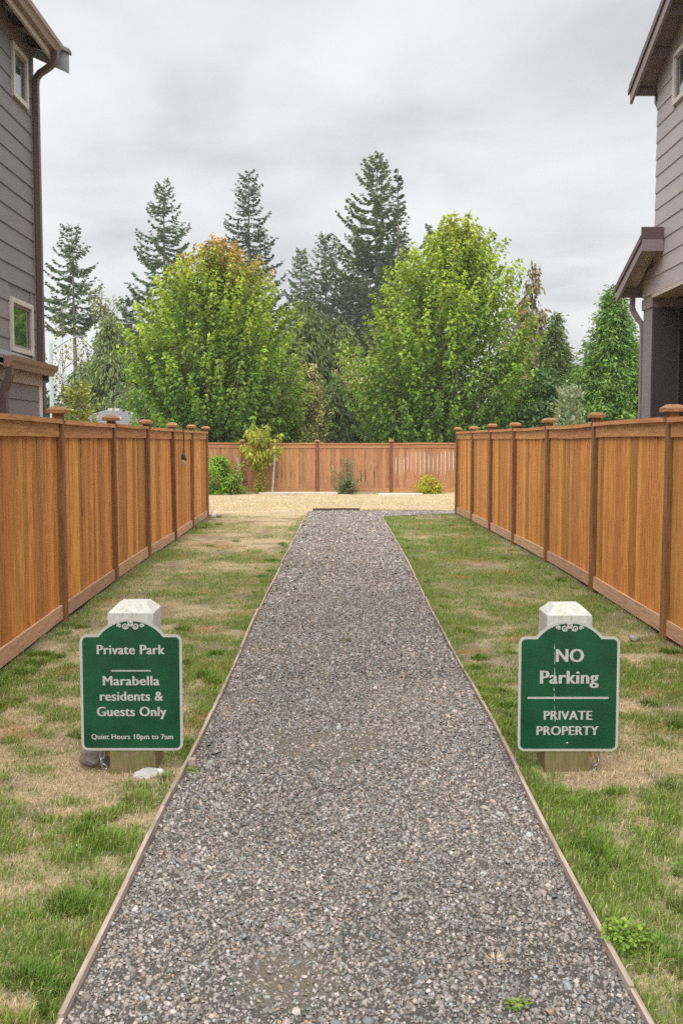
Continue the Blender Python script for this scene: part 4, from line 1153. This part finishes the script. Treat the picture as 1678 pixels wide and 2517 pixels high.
# ------------------------------------------------------------------ conifers
FIRC = (0.050, 0.078, 0.052)
fir(-23.9, 90, 21.0, 5.4, 'lone fir with a long bare trunk rising left of the left maple', 41, z0=0.55, colr=FIRC, gap=0.22, lop=lambda az, u: 1.35 if (math.cos(az) < -0.6 and 0.5 < u < 0.72) else 1.0, power=0.62, whorl=0.55, dip=0.35)
fir(-16.7, 95, 26.0, 7.0, 'tall fir behind the left shoulder of the left maple', 42, z0=0.10, colr=FIRC, gap=0.16, power=0.72, whorl=0.55)
fir(-9.2, 100, 28.4, 7.2, 'tall narrow fir rising right behind the left maple top', 43, z0=0.10, colr=(0.040, 0.062, 0.050), gap=0.14, power=0.75, whorl=0.55)
fir(-4.6, 110, 22.7, 5.2, 'slender grey-green fir just right of the left maple', 44, z0=0.05, colr=(0.068, 0.098, 0.075), gap=0.10, power=0.72)
fir(-1.6, 105, 23.4, 6.0, 'grey-green fir left of the tallest fir', 45, z0=0.05, colr=(0.062, 0.090, 0.072), gap=0.10, power=0.70)
fir(3.55, 100, 30.3, 9.6, 'tallest fir of all with layered branches left of the right maple', 46, z0=0.10, colr=(0.060, 0.082, 0.052), gap=0.10, power=0.80, whorl=0.58, upcurl=0.42, spray=0.72, lop=lambda az, u: (1.12 if math.cos(az) < 0 else 0.85))
fir(5.5, 97, 27.6, 8.0, 'fir with thin top close beside the tallest fir', 47, z0=0.15, colr=(0.042, 0.064, 0.046), gap=0.28, power=0.95, whorl=0.60, lop=lambda az, u: (0.55 if u > 0.72 else (1.35 if math.cos(az) > 0.5 and 0.62 < u < 0.72 else 0.9)))
fir(9.6, 110, 25.2, 4.2, 'fir tip showing over the left shoulder of the right maple', 48, z0=0.10, colr=FIRC, gap=0.15)
fir(-12.6, 80, 14.5, 4.6, 'dark fir standing low between lone fir and left maple', 49, z0=0.03, colr=(0.038, 0.058, 0.046), power=0.6)
fir(-17.6, 82, 13.2, 3.0, 'small dark pointed fir top left of the left maple', 50, z0=0.03, colr=(0.042, 0.065, 0.048), power=0.6)
fir(1.0, 88, 15.5, 5.6, 'dark bushy fir low between the two maples', 51, z0=0.03, colr=(0.036, 0.054, 0.046), power=0.5, dens=1.2)
fir(-25.6, 84, 9.6, 3.0, 'thin ragged young fir behind the street lamp', 52, z0=0.03, colr=(0.055, 0.085, 0.055), gap=0.35, power=0.7)
fir(17.5, 100, 14.5, 4.5, 'dark fir low behind the right cedars', 53, z0=0.03, colr=(0.045, 0.068, 0.048), power=0.6)
cedar(-14.3, 62, 9.3, 3.3, 'yellow-green cedar between street lamp and left maple', 61, (0.095, 0.125, 0.040), slim=0.65, n_br=620, fan=0.42, hang=0.9, group='cedars beyond the park')
cedar(-16.7, 66, 6.8, 3.2, 'drooping olive cedar right beside the street lamp pole', 62, (0.085, 0.105, 0.04), n_br=420, fan=0.42, hang=1.0, power=0.55, group='cedars beyond the park')
cedar(-11.8, 60, 6.2, 3.0, 'dark drooping cedar low left of the left maple', 63, (0.055, 0.08, 0.036), n_br=420, fan=0.40, hang=1.0, power=0.5, group='cedars beyond the park')
cedar(-1.95, 50, 8.7, 2.6, 'weeping olive-green cedar left of centre between the maples', 64, (0.072, 0.098, 0.030), slim=0.7, n_br=560, fan=0.36, hang=1.1, power=0.55, group='cedars beyond the park')
cedar(-0.2, 51, 7.9, 2.7, 'weeping olive-green cedar just left of the right maple', 65, (0.076, 0.098, 0.030), slim=0.7, n_br=560, fan=0.36, hang=1.1, power=0.5, group='cedars beyond the park')
cedar(-0.35, 45, 4.3, 1.7, 'low dark green cedar right of the flowering shrub', 66, (0.060, 0.092, 0.032), slim=0.7, n_br=420, fan=0.30, hang=0.9, power=0.45, group='cedars beyond the park')
cedar(10.05, 53, 11.0, 2.2, 'thin brownish cedar with open top right of the right maple', 67, (0.115, 0.110, 0.045), n_br=330, fan=0.36, hang=1.1, power=1.0, sparse=0.30, ragged=0.4, tipcol=(0.25, 0.13, 0.05), group='cedars beyond the park')
cedar(10.2, 48, 7.8, 2.0, 'olive-green cedar in the gap left of the bright conical cedar', 68, (0.058, 0.100, 0.026), n_br=620, fan=0.30, hang=0.25, power=0.95, ragged=0.5, kf=5, slim=0.65, tipcol=(0.09, 0.11, 0.03), group='cedars beyond the park')
cedar(10.84, 40, 7.7, 2.75, 'bright green conical cedar beside the right house', 69, (0.058, 0.124, 0.026), n_br=1050, fan=0.27, hang=0.15, power=1.05, ragged=0.45, kf=6, slim=0.62, tipcol=(0.12, 0.19, 0.03), group='cedars beyond the park')
cedar(8.35, 41, 4.6, 1.9, 'dark green low cedar under the right maple edge', 70, (0.055, 0.105, 0.030), n_br=420, fan=0.24, hang=0.35, power=0.5, group='cedars beyond the park')
cedar(12.6, 44, 6.0, 1.8, 'green cedar almost hidden behind the bright conical cedar', 71, (0.075, 0.140, 0.030), n_br=420, fan=0.26, hang=0.35, power=0.6, group='cedars beyond the park')

fir(-7.6, 74, 11.0, 4.0, 'dark green fir filling the gap right of the left maple', 54, z0=0.03, colr=(0.040, 0.062, 0.042), power=0.5)
fir(6.5, 76, 12.5, 4.4, 'dark green fir hidden behind the middle of the right maple', 55, z0=0.03, colr=(0.040, 0.062, 0.042), power=0.5)
fir(13.8, 72, 9.5, 3.2, 'dark green fir low between thin brownish cedar and olive cedar', 56, z0=0.03, colr=(0.042, 0.066, 0.042), power=0.6)
# ------------------------------------------------------------------ other trees and shrubs beyond the fences
def flat_col(a, b, v=0.16):
    def f(Q, s, rg, H):
        k = rg.random((len(Q), 1)); c = np.array(a)[None] * (1 - k) + np.array(b)[None] * k
        return np.clip(1.35 * c * (1 + rg.normal(0, v, (len(Q), 1))), 0.01, 0.85)
    return f
OVAL = [(0.05, 0.6), (0.25, 0.95), (0.5, 1.0), (0.75, 0.8), (0.92, 0.45), (1.0, 0.08)]
broadleaf(-16.8, 70, 12.9, 2.6, 'thin yellowing broadleaf tree beside the lone fir', 81, [(0.45, 0.5), (0.6, 1.0), (0.8, 0.9), (1.0, 0.3)], flat_col((0.22, 0.22, 0.05), (0.13, 0.16, 0.04)), n_sh=70, n_leaf=16, leaf=(0.16, 0.28), base=0.35, trunk_r=0.09, name='broadleaf_tree', plume=0.5, outer=1.6)
broadleaf(-20.6, 74, 11.6, 1.8, 'sparse yellow-leaved sapling in front of the lone fir', 82, [(0.5, 0.5), (0.7, 1.0), (1.0, 0.3)], flat_col((0.26, 0.24, 0.05), (0.16, 0.17, 0.04)), n_sh=30, n_leaf=13, leaf=(0.14, 0.24), base=0.4, trunk_r=0.06, name='broadleaf_tree', plume=0.5, outer=1.4)
broadleaf(-11.9, 56, 4.9, 2.1, 'pale grey-green willow-like bush behind the far grey roof', 83, OVAL, flat_col((0.22, 0.25, 0.16), (0.13, 0.17, 0.085)), n_sh=150, n_leaf=50, leaf=(0.10, 0.18), name='bush', cat='bush', plume=0.35, trunk_r=0.05, leafw=0.25)
broadleaf(-9.6, 54, 4.4, 1.7, 'pale green bush left of the left maple foot', 84, OVAL, flat_col((0.17, 0.21, 0.11), (0.10, 0.15, 0.06)), n_sh=130, n_leaf=50, leaf=(0.10, 0.18), name='bush', cat='bush', plume=0.35, trunk_r=0.05, leafw=0.25)
broadleaf(-17.3, 58, 4.2, 2.2, 'dull green bush at the foot of the street lamp', 85, OVAL, flat_col((0.11, 0.14, 0.06), (0.07, 0.10, 0.04)), n_sh=150, n_leaf=50, leaf=(0.14, 0.22), name='bush', cat='bush', plume=0.35, trunk_r=0.05)
def blossom(Q, s, rg, H):
    n = len(Q); c = flat_col((0.16, 0.24, 0.045), (0.26, 0.33, 0.07))(Q, s, rg, H)
    w_ = (rg.random(n) < 0.42 + 0.25 * (Q[:, 2] > 0.55 * H))[:, None]
    return np.where(w_, np.array([0.72, 0.66, 0.36])[None] * (1 + rg.normal(0, 0.14, (n, 1))), c)
broadleaf(-1.45, 43.5, 5.0, 1.5, 'tall shrub hung with cream blossom between the two maples', 86, [(0.05, 1.0), (0.3, 1.05), (0.6, 0.85), (0.85, 0.55), (1.0, 0.2)], blossom, n_sh=230, n_leaf=75, leaf=(0.07, 0.12), name='flowering_shrub', cat='shrub', plume=0.26, trunk_r=0.05, hangd=0.8)
broadleaf(0.65, 46.5, 6.3, 1.1, 'patch of cream blossom high at the left edge of the right maple', 87, [(0.5, 0.5), (0.8, 1.0), (1.0, 0.3)], blossom, n_sh=60, n_leaf=50, leaf=(0.08, 0.13), base=0.3, name='flowering_shrub', cat='shrub', plume=0.3, trunk_r=0.05, hangd=0.8)
cedar(6.4, 28, 3.05, 0.36, 'grey-green juniper rising behind the right fence', 88, (0.16, 0.19, 0.115), n_br=200, fan=0.20, hang=-0.9, upw=1.3, power=0.35, name='juniper', ragged=0.25, fans=7)
def sap(Q, s, rg, H): return flat_col((0.17, 0.22, 0.035), (0.27, 0.28, 0.05))(Q, s, rg, H)
fir(-6.8, 26, 3.05, 0.62, 'small yellow-green conifer sapling behind the left fence', 89, z0=0.45, colr=(0.095, 0.11, 0.026), whorl=0.22, spray=0.26, upcurl=0.45, dip=0.05, name='conifer_sapling', group=None, power=0.5, per=6)
broadleaf(-7.4, 45.5, 4.2, 2.3, 'dark green bush under the left edge of the left maple', 90, OVAL, flat_col((0.055, 0.105, 0.028), (0.09, 0.15, 0.03)), n_sh=150, n_leaf=60, leaf=(0.10, 0.16), name='bush', cat='bush', trunk_r=0.05)
broadleaf(7.3, 45, 3.4, 1.9, 'dark green bush under the right edge of the right maple', 91, OVAL, flat_col((0.055, 0.105, 0.028), (0.10, 0.15, 0.03)), n_sh=150, n_leaf=60, leaf=(0.10, 0.16), name='bush', cat='bush', trunk_r=0.05)

# ------------------------------------------------------------------ planting in front of the back fence
MOUND = [(0.03, 0.85), (0.25, 1.0), (0.55, 0.95), (0.8, 0.65), (1.0, 0.12)]
broadleaf(-3.86, 31.6, 1.28, 0.82, 'lush bright green leafy shrub beside the end of the left fence', 101, MOUND, flat_col((0.13, 0.26, 0.03), (0.22, 0.34, 0.04)), n_sh=130, n_leaf=34, leaf=(0.07, 0.13), name='shrub', cat='shrub', plume=0.14, trunk_r=0.02, outer=0.5, leafw=0.28)
broadleaf(-3.30, 31.5, 1.05, 0.45, 'thin light green shoots at the right side of the lush shrub', 102, [(0.1, 0.6), (0.5, 1.0), (1.0, 0.7)], flat_col((0.20, 0.28, 0.05), (0.28, 0.32, 0.07)), n_sh=14, n_leaf=16, leaf=(0.06, 0.10), name='shrub', cat='shrub', plume=0.08, trunk_r=0.012, outer=0.45, leafw=0.3)
broadleaf(-2.62, 31.95, 2.28, 0.85, 'young staked tree with yellow-green drooping leaves', 103, [(0.42, 0.15), (0.55, 0.70), (0.68, 0.85), (0.76, 0.25), (0.86, 0.9), (0.94, 1.0), (1.0, 0.6)], flat_col((0.26, 0.31, 0.04), (0.36, 0.36, 0.06)), n_sh=50, n_leaf=44, leaf=(0.09, 0.15), base=0.35, name='young_tree', plume=0.13, trunk_r=0.028, outer=0.5, leafw=0.27, hangd=1.0, bark='stake', rise=0.5)
broadleaf(-2.58, 31.85, 0.88, 0.36, 'yellow-green feathery shrub around the young tree stem', 104, MOUND, flat_col((0.25, 0.27, 0.03), (0.33, 0.31, 0.05)), n_sh=46, n_leaf=26, leaf=(0.05, 0.09), name='shrub', cat='shrub', plume=0.08, trunk_r=0.012, outer=0.4, leafw=0.2, rise=2.2)
for sx_, lx, lb in ((-3.13, -3.33, 'left grey stake leaning in beside the young tree'), (-2.22, -2.12, 'right grey stake standing beside the young tree')):
    t = thing('tree_stake', (sx_, 31.75, 0), lb, 'stake', 'stakes of the young tree')
    zt = 1.18 if sx_ < -3 else 1.26
    mb = MB(); mb.sweep_rect([(sx_, 31.75, -0.1), (lx, 31.75, zt)], 0.055, 0.045, (1, 0, 0)); mb.build('post', M['stake'], t)
    xq = sx_ + (lx - sx_) * 0.88 / zt
    mb = MB(); mb.tube([(xq, 31.75, 0.88), ((xq - 2.62) / 2, 31.82, 0.90), (-2.61, 31.92, 0.89)], 0.011, 5); mb.build('tie', M['black'], t)
broadleaf(0.15, 31.9, 1.18, 0.60, 'grey-green upright shrub with brown heart before the back fence', 105, [(0.03, 0.55), (0.3, 0.85), (0.6, 1.0), (0.8, 0.8), (1.0, 0.35)], flat_col((0.20, 0.27, 0.13), (0.12, 0.19, 0.07)), n_sh=70, n_leaf=34, leaf=(0.04, 0.075), name='shrub', cat='shrub', plume=0.06, trunk_r=0.012, outer=0.55, leafw=0.22, rise=1.8)
broadleaf(0.20, 31.75, 0.46, 0.34, 'low brown dry growth at the foot of the grey-green shrub', 106, MOUND, flat_col((0.15, 0.10, 0.05), (0.11, 0.12, 0.04)), n_sh=40, n_leaf=24, leaf=(0.04, 0.07), name='shrub', cat='shrub', plume=0.07, trunk_r=0.01, outer=0.4, leafw=0.25)
broadleaf(2.82, 31.9, 0.62, 0.56, 'small bright yellow shrub at the right of the back fence', 107, MOUND, flat_col((0.45, 0.42, 0.03), (0.33, 0.36, 0.03)), n_sh=90, n_leaf=30, leaf=(0.045, 0.08), name='shrub', cat='shrub', plume=0.09, trunk_r=0.012, outer=0.4, leafw=0.3)

# ------------------------------------------------------------------ grass
def blades(x, y, h, w, bend, az, C, two=True, zoff=-0.004):
    n = len(x); z = lawn_z(x, y) + zoff
    B = np.stack([x, y, z], 1); o = np.stack([np.cos(az), np.sin(az), np.zeros(n)], 1)
    sd = np.stack([-np.sin(az + 0.6), np.cos(az + 0.6), np.zeros(n)], 1) * (w / 2)[:, None]
    up = np.array([0, 0, 1.0])[None]
    tip = B + o * (bend * h)[:, None] + up * (h * np.sqrt(np.clip(1 - bend ** 2, 0.02, 1)))[:, None]
    if two:
        mid = B + o * (bend * h * 0.36)[:, None] + up * (h * 0.60 * np.sqrt(np.clip(1 - (bend * 0.6) ** 2, 0.05, 1)))[:, None]
        V = np.stack([B - sd, B + sd, mid + sd * 0.8, mid - sd * 0.8, tip], 1).reshape(-1, 3)
        i = np.arange(n)[:, None] * 5
        F = np.concatenate([i + np.array([[0, 1, 2]]), i + np.array([[0, 2, 3]]), i + np.array([[3, 2, 4]])])
        return V, F, np.repeat(C, 5, 0)
    V = np.stack([B - sd, B + sd, tip], 1).reshape(-1, 3)
    return V, np.arange(n * 3).reshape(-1, 3), np.repeat(C, 3, 0)

def grass_colour(x, y, g, rg):
    n = len(x)
    dry = np.array([0.60, 0.485, 0.315]); dry2 = np.array([0.44, 0.345, 0.21])
    ga = np.array([0.15, 0.27, 0.04]); gbb = np.array([0.22, 0.325, 0.05]); gc = np.array([0.36, 0.40, 0.12])
    r = rg.random((n, 1)); grn_ = np.where(r < 0.45, ga, np.where(r < 0.8, gbb, gc))
    d_ = np.where(rg.random((n, 1)) < 0.55, dry, dry2)
    pick = (rg.random(n) < np.clip(g * 1.05 + 0.05, 0, 0.84))[:, None]
    c = np.where(pick, grn_, d_)
    return np.clip(c * (1 + rg.normal(0, 0.16, (n, 1))), 0.01, 0.8), pick[:, 0]

SHOE = [(-1.19, -0.94, 4.94, 5.20), (1.04, 1.29, 5.0, 5.25)]
def lawn_points(n, y0, y1, rg, wide=None):
    y = y0 + (y1 - y0) * rg.random(n)
    if wide is None:
        lo_, hi_ = fL(y) + 0.02, fR(y) - 0.02
    else: lo_, hi_ = np.full(n, -wide), np.full(n, wide)
    x = lo_ + (hi_ - lo_) * rg.random(n)
    ok = ~in_path(x, y)
    ed_ = np.where(x < 0, xL(y) - x, x - xR(y)); ok &= (ed_ > 0.010) | (y > 23.9)
    ok &= np.abs(x) < 0.355 * y + 0.5          # only what a camera near the path could see
    for a, b_, c, d in SHOE: ok &= ~((x > a) & (x < b_) & (y > c) & (y < d))
    return x[ok], y[ok]

rg = np.random.default_rng(77)
parts = []
for (y0, y1, dens, wmul, two) in ((2.2, 4.6, 9500, 1.0, True), (4.6, 7.5, 6000, 1.15, True), (7.5, 11.5, 4200, 1.5, False), (11.5, 17, 2400, 2.0, False), (17, 24.5, 1300, 2.8, False)):
    width = 5.3
    x, y = lawn_points(int(dens * width * (y1 - y0)), y0, y1, rg)
    g = green_amount(x, y)
    # tufts: keep green blades where a fine tuft pattern is high, thatch anywhere
    tuft = VN3(x, y, 16, 2)
    C, isg = grass_colour(x, y, g, rg)
    n = len(x)
    keep = np.where(isg, tuft > 0.36 - 0.25 * g, rg.random(n) < 0.9)
    bare = smooth(0.60, 0.74, VN3(x, y, 2.3, 3)) * (1 - g)
    keep &= rg.random(n) > 0.75 * bare
    x, y, g, C, isg, tuft = x[keep], y[keep], g[keep], C[keep], isg[keep], tuft[keep]; n = len(x)
    h = np.where(isg, 0.016 + 0.034 * g * (0.5 + tuft) * rg.uniform(0.5, 1.3, n), rg.uniform(0.020, 0.050, n))
    w = np.where(isg, 0.0036, 0.0026) * wmul * rg.uniform(0.7, 1.3, n)
    bend = np.where(isg, rg.uniform(0.15, 0.85, n), rg.uniform(0.75, 0.985, n))
    parts.append(blades(x, y, h, w, bend, rg.uniform(0, 6.283, n), C, two))
# lusher clumps: along the path edge, at the fence feet and scattered tussocks
cl = []
for k in range(150):
    y = rg.uniform(2.6, 20) if k % 2 else rg.uniform(2.6, 8); sidep = rg.random() < 0.5
    r_ = rg.random()
    if r_ < 0.45: x = xL(y) - rg.uniform(0.05, 0.22) if sidep else xR(y) + rg.uniform(0.05, 0.22)
    elif r_ < 0.7: x = fL(y) + rg.uniform(0.06, 0.30) if sidep else fR(y) - rg.uniform(0.06, 0.25)
    else: x = rg.uniform(float(fL(y)) + 0.2, float(xL(y)) - 0.1) if sidep else rg.uniform(float(xR(y)) + 0.1, float(fR(y)) - 0.2)
    if any(abs(x - sx_) < 0.2 and abs(y - sy_) < 0.2 for sx_, sy_ in SIGNS): continue
    cl.append((x, y, rg.uniform(0.03, 0.085), rg.uniform(0.035, 0.065)))
for (x, y, r_, hh) in cl:
    n = int(240 * (r_ / 0.07) ** 2 * (1 if y < 9 else 0.5)); a = rg.uniform(0, 6.283, n); rr_ = r_ * np.sqrt(rg.random(n))
    bx, by_ = x + rr_ * np.cos(a), y + rr_ * np.sin(a)
    ed_ = np.where(bx < 0, xL(by_) - bx, bx - xR(by_)); ok = (ed_ > 0.015) & (bx > fL(by_) + 0.03) & (bx < fR(by_) - 0.03)
    bx, by_, a, rr_ = bx[ok], by_[ok], a[ok], rr_[ok]; n = len(bx)
    if n == 0: continue
    C = jitter_col(rg, random.choice([(0.115, 0.225, 0.03), (0.15, 0.265, 0.037), (0.20, 0.29, 0.05)]), n, 0.2, 0.05)
    dryb = rg.random(n) < 0.10; C[dryb] = (0.36, 0.29, 0.16)
    wm = 1.0 if y < 6 else (1.5 if y < 11 else 2.4)
    parts.append(blades(bx, by_, hh * rg.uniform(0.5, 1.2, n), 0.0042 * wm * rg.uniform(0.7, 1.3, n), np.clip(rg.uniform(0.05, 0.6, n) + 0.4 * rr_ / r_, 0, 0.95), a + rg.normal(0, 0.6, n), C, y < 8))
# tall dry stalks leaning on the left fence
for (y, k) in ((12.1, 14), (12.5, 10), (14.0, 8), (19.0, 12), (21.4, 10)):
    n = k; yy = y + rg.normal(0, 0.12, n); xx = fL(yy) + rg.uniform(0.05, 0.14, n)
    col_ = (0.40, 0.32, 0.18) if y != 19.0 else (0.16, 0.22, 0.05)
    parts.append(blades(xx, yy, rg.uniform(0.20, 0.48, n), np.full(n, 0.007), rg.uniform(0.1, 0.6, n), rg.uniform(-1, 1, n), jitter_col(rg, col_, n), True))
V, F, C = join(parts)
tag(link('grass', np_mesh('grass', V, F, C, M['grass'])), 'grass blades and dry thatch of the lawns beside the path', 'grass', kind='stuff')
# dry park lawn beyond the path
parts = []
for (y0, y1, dens) in ((24.0, 27.5, 650), (27.5, 32.3, 420)):
    x, y = lawn_points(int(dens * 16 * (y1 - y0)), y0, y1, rg, 7.5)
    n = len(x); C, _ = grass_colour(x, y, np.clip(0.10 * VN(x, y, 1, 2) + 0.9 * smooth(31.2, 32.2, y) * (VN2(x, y, 1.5, 2) > 0.45), 0, 1), rg)
    parts.append(blades(x, y, rg.uniform(0.03, 0.06, n), rg.uniform(0.008, 0.014, n), rg.uniform(0.5, 0.95, n), rg.uniform(0, 6.283, n), C * 1.12, False))
V, F, C = join(parts)
tag(link('dry_grass', np_mesh('dry_grass', V, F, C, M['grass'])), 'parched tan grass of the park in front of the back fence', 'grass', kind='stuff')

# ------------------------------------------------------------------ gravel
def stones(x, y, z, r, C, rg):
    """crushed stones: squashed, skewed blocks, each with its own angles"""
    n = len(x)
    cube = np.array([[-1, -1, -1], [1, -1, -1], [1, 1, -1], [-1, 1, -1], [-1, -1, 1], [1, -1, 1], [1, 1, 1], [-1, 1, 1]], float)
    P = cube[None] * rg.uniform(0.45, 1.0, (n, 8, 3))
    P = P * np.stack([rg.uniform(0.7, 1.25, n), rg.uniform(0.5, 0.9, n), rg.uniform(0.30, 0.62, n)], 1)[:, None, :]
    P[:, 4:, :2] *= rg.uniform(0.45, 0.95, (n, 1, 1))
    tx, ty, az = rg.normal(0, 0.40, n), rg.normal(0, 0.40, n), rg.uniform(0, 6.283, n)
    X, Y, Z = P[..., 0], P[..., 1], P[..., 2]
    Y, Z = Y * np.cos(tx)[:, None] - Z * np.sin(tx)[:, None], Y * np.sin(tx)[:, None] + Z * np.cos(tx)[:, None]
    X, Z = X * np.cos(ty)[:, None] + Z * np.sin(ty)[:, None], -X * np.sin(ty)[:, None] + Z * np.cos(ty)[:, None]
    X, Y = X * np.cos(az)[:, None] - Y * np.sin(az)[:, None], X * np.sin(az)[:, None] + Y * np.cos(az)[:, None]
    V = np.stack([X, Y, Z], -1) * r[:, None, None] + np.stack([x, y, z], 1)[:, None, :]
    q = np.array([[4, 5, 6, 7], [0, 1, 5, 4], [1, 2, 6, 5], [2, 3, 7, 6], [3, 0, 4, 7]])
    F = (np.arange(n)[:, None, None] * 8 + q[None]).reshape(-1, 4)
    return V.reshape(-1, 3), F, np.repeat(C, 8, 0)
def stone_colour(n, rg):
    v = np.clip(rg.lognormal(math.log(0.225), 0.34, n), 0.05, 0.5)[:, None]
    tint = np.array([[1.12, 0.97, 0.88], [1.07, 0.98, 0.92], [0.95, 1.0, 1.05], [1.18, 0.97, 0.78], [1.11, 0.95, 0.93], [0.97, 1.03, 0.96]])[rg.choice(6, n, p=[.34, .28, .12, .10, .12, .04])]
    c = v * tint * np.array([1.0, 1.0, 1.0])
    wht = rg.random(n) < 0.012; c[wht] = np.array([0.50, 0.48, 0.45]) * rg.uniform(0.75, 1.1, (wht.sum(), 1))
    org = rg.random(n) < 0.006; c[org] = np.array([0.36, 0.23, 0.13])
    return c
rg = np.random.default_rng(99); parts = []
for (y0, y1, dens, r0, r1) in ((2.3, 4.4, 9200, 0.0042, 0.0112), (4.4, 7.0, 6000, 0.0058, 0.0125), (7.0, 11.0, 2900, 0.0085, 0.0155), (11.0, 16.5, 1350, 0.012, 0.021), (16.5, 23.9, 720, 0.015, 0.027)):
    n = int(dens * 1.78 * (y1 - y0)); y = y0 + (y1 - y0) * rg.random(n); x = xL(y) + 0.012 + (xR(y) - xL(y) - 0.024) * rg.random(n)
    thin = smooth(0.62, 0.76, VN2(x, y, 1.6, 3)) * 0.55; ok = rg.random(n) > thin; x, y = x[ok], y[ok]; n = len(x)
    r = r0 + (r1 - r0) * rg.random(n) ** 2.2
    edge = np.minimum(np.abs(x - xL(y)), np.abs(x - xR(y))); big = rg.random(n) < np.where(edge < 0.3, 0.035, 0.010); r[big] *= rg.uniform(1.5, 2.1, big.sum())
    C = stone_colour(n, rg) * (0.86 + 0.3 * VN3(x, y, 1.1, 3))[:, None]
    parts.append(stones(x, y, path_z(x, y) + r * rg.uniform(0.05, 0.55, n), r, C, rg))
n = 4200; x = 0.9 + 2.6 * rg.random(n); y = 21.9 + 2.05 * rg.random(n); ok = in_path(x, y); x, y = x[ok], y[ok]; n = len(x)
r = rg.uniform(0.016, 0.028, n); parts.append(stones(x, y, 0.006 + r * 0.1, r, stone_colour(n, rg), rg))
# stray stones in the lawn beside the edging
n = 320; y = rg.uniform(2.6, 9, n); sgn = rg.random(n) < 0.5; dd = np.abs(rg.normal(0, 0.25, n)) + 0.03; x = np.where(sgn, xL(y) - dd, xR(y) + dd)
r = rg.uniform(0.006, 0.016, n); parts.append(stones(x, y, lawn_z(x, y) + r * 0.2, r, stone_colour(n, rg) * 0.85, rg))
V, F, C = join(parts)
tag(link('gravel', np_mesh('gravel', V, F, C, M['stone'])), 'crushed grey gravel covering the path', 'gravel', kind='stuff')

# ------------------------------------------------------------------ single weeds
def weed(x, y, label, colr, n, r_, hh, leafy=False, seed=1):
    rgw = np.random.default_rng(seed); zb = float(path_z(np.array([x]), np.array([y]))[0]) if xL(y) < x < xR(y) else float(lawn_z(np.array([x]), np.array([y]))[0])
    a = rgw.uniform(0, 6.283, n); rr_ = r_ * np.sqrt(rgw.random(n))
    if leafy:
        B = np.stack([rr_ * np.cos(a) * 0.7, rr_ * np.sin(a) * 0.7, rgw.uniform(0.0, hh, n)], 1)
        D = unit(np.stack([np.cos(a), np.sin(a), rgw.uniform(-0.1, 0.8, n)], 1) + rgw.normal(0, 0.3, (n, 3)))
        ln = rgw.uniform(0.011, 0.024, n); V, F, C = kites(B, D, side_of(D, rgw, 0.7), ln, ln * 0.35, jitter_col(rgw, colr, n), 0.2)
    else:
        B = np.stack([rr_ * 0.4 * np.cos(a), rr_ * 0.4 * np.sin(a), np.full(n, -0.004)], 1)
        D = unit(np.stack([np.cos(a) * 0.9, np.sin(a) * 0.9, rgw.uniform(0.3, 1.3, n)], 1)); ln = rgw.uniform(0.5, 1, n) * hh
        V, F, C = kites(B, D, side_of(D, rgw, 0.8), ln, np.full(n, 0.0025), jitter_col(rgw, colr, n), 0.25)
    return tag(link('weed', np_mesh('weed', V, F, C, M['grass']), None, None, (x, y, zb)), label, 'weed')
weed(0.505, 3.14, 'straw-coloured dry tuft growing in the gravel right of centre', (0.50, 0.41, 0.27), 60, 0.05, 0.055, False, 1)
weed(0.53, 2.87, 'tiny green plant in the gravel near the lower edge', (0.20, 0.26, 0.06), 70, 0.045, 0.015, True, 2)
weed(0.97, 3.26, 'bright green leafy weed spilling over the right path edging', (0.20, 0.31, 0.045), 420, 0.12, 0.06, True, 3)
weed(1.42, 3.78, 'broad-leaved green weed in the lawn right of the path', (0.13, 0.25, 0.04), 460, 0.16, 0.05, True, 4)
weed(-0.755, 4.98, 'small light green weed in the gravel by the edging stake', (0.20, 0.29, 0.06), 60, 0.04, 0.03, True, 5)
weed(0.06, 8.3, 'small green weed in the middle of the gravel path', (0.16, 0.21, 0.05), 40, 0.04, 0.02, True, 6)


# ------------------------------------------------------------------ thin humid air
m = bpy.data.materials.new('haze_air'); m.use_nodes = True
nt = m.node_tree; nt.nodes.clear()
out = nt.nodes.new('ShaderNodeOutputMaterial'); pv = nt.nodes.new('ShaderNodeVolumePrincipled')
pv.inputs['Color'].default_value = (0.93, 0.95, 0.97, 1); pv.inputs['Density'].default_value = 0.0005
nt.links.new(pv.outputs[0], out.inputs['Volume'])
mb = MB(); mb.box(-410, 410, -70, 710, -1.8, 34)
tag(mb.build('haze', m), 'thin grey humid air over the whole place', 'haze', kind='stuff')
scene.cycles.volume_bounces = 1
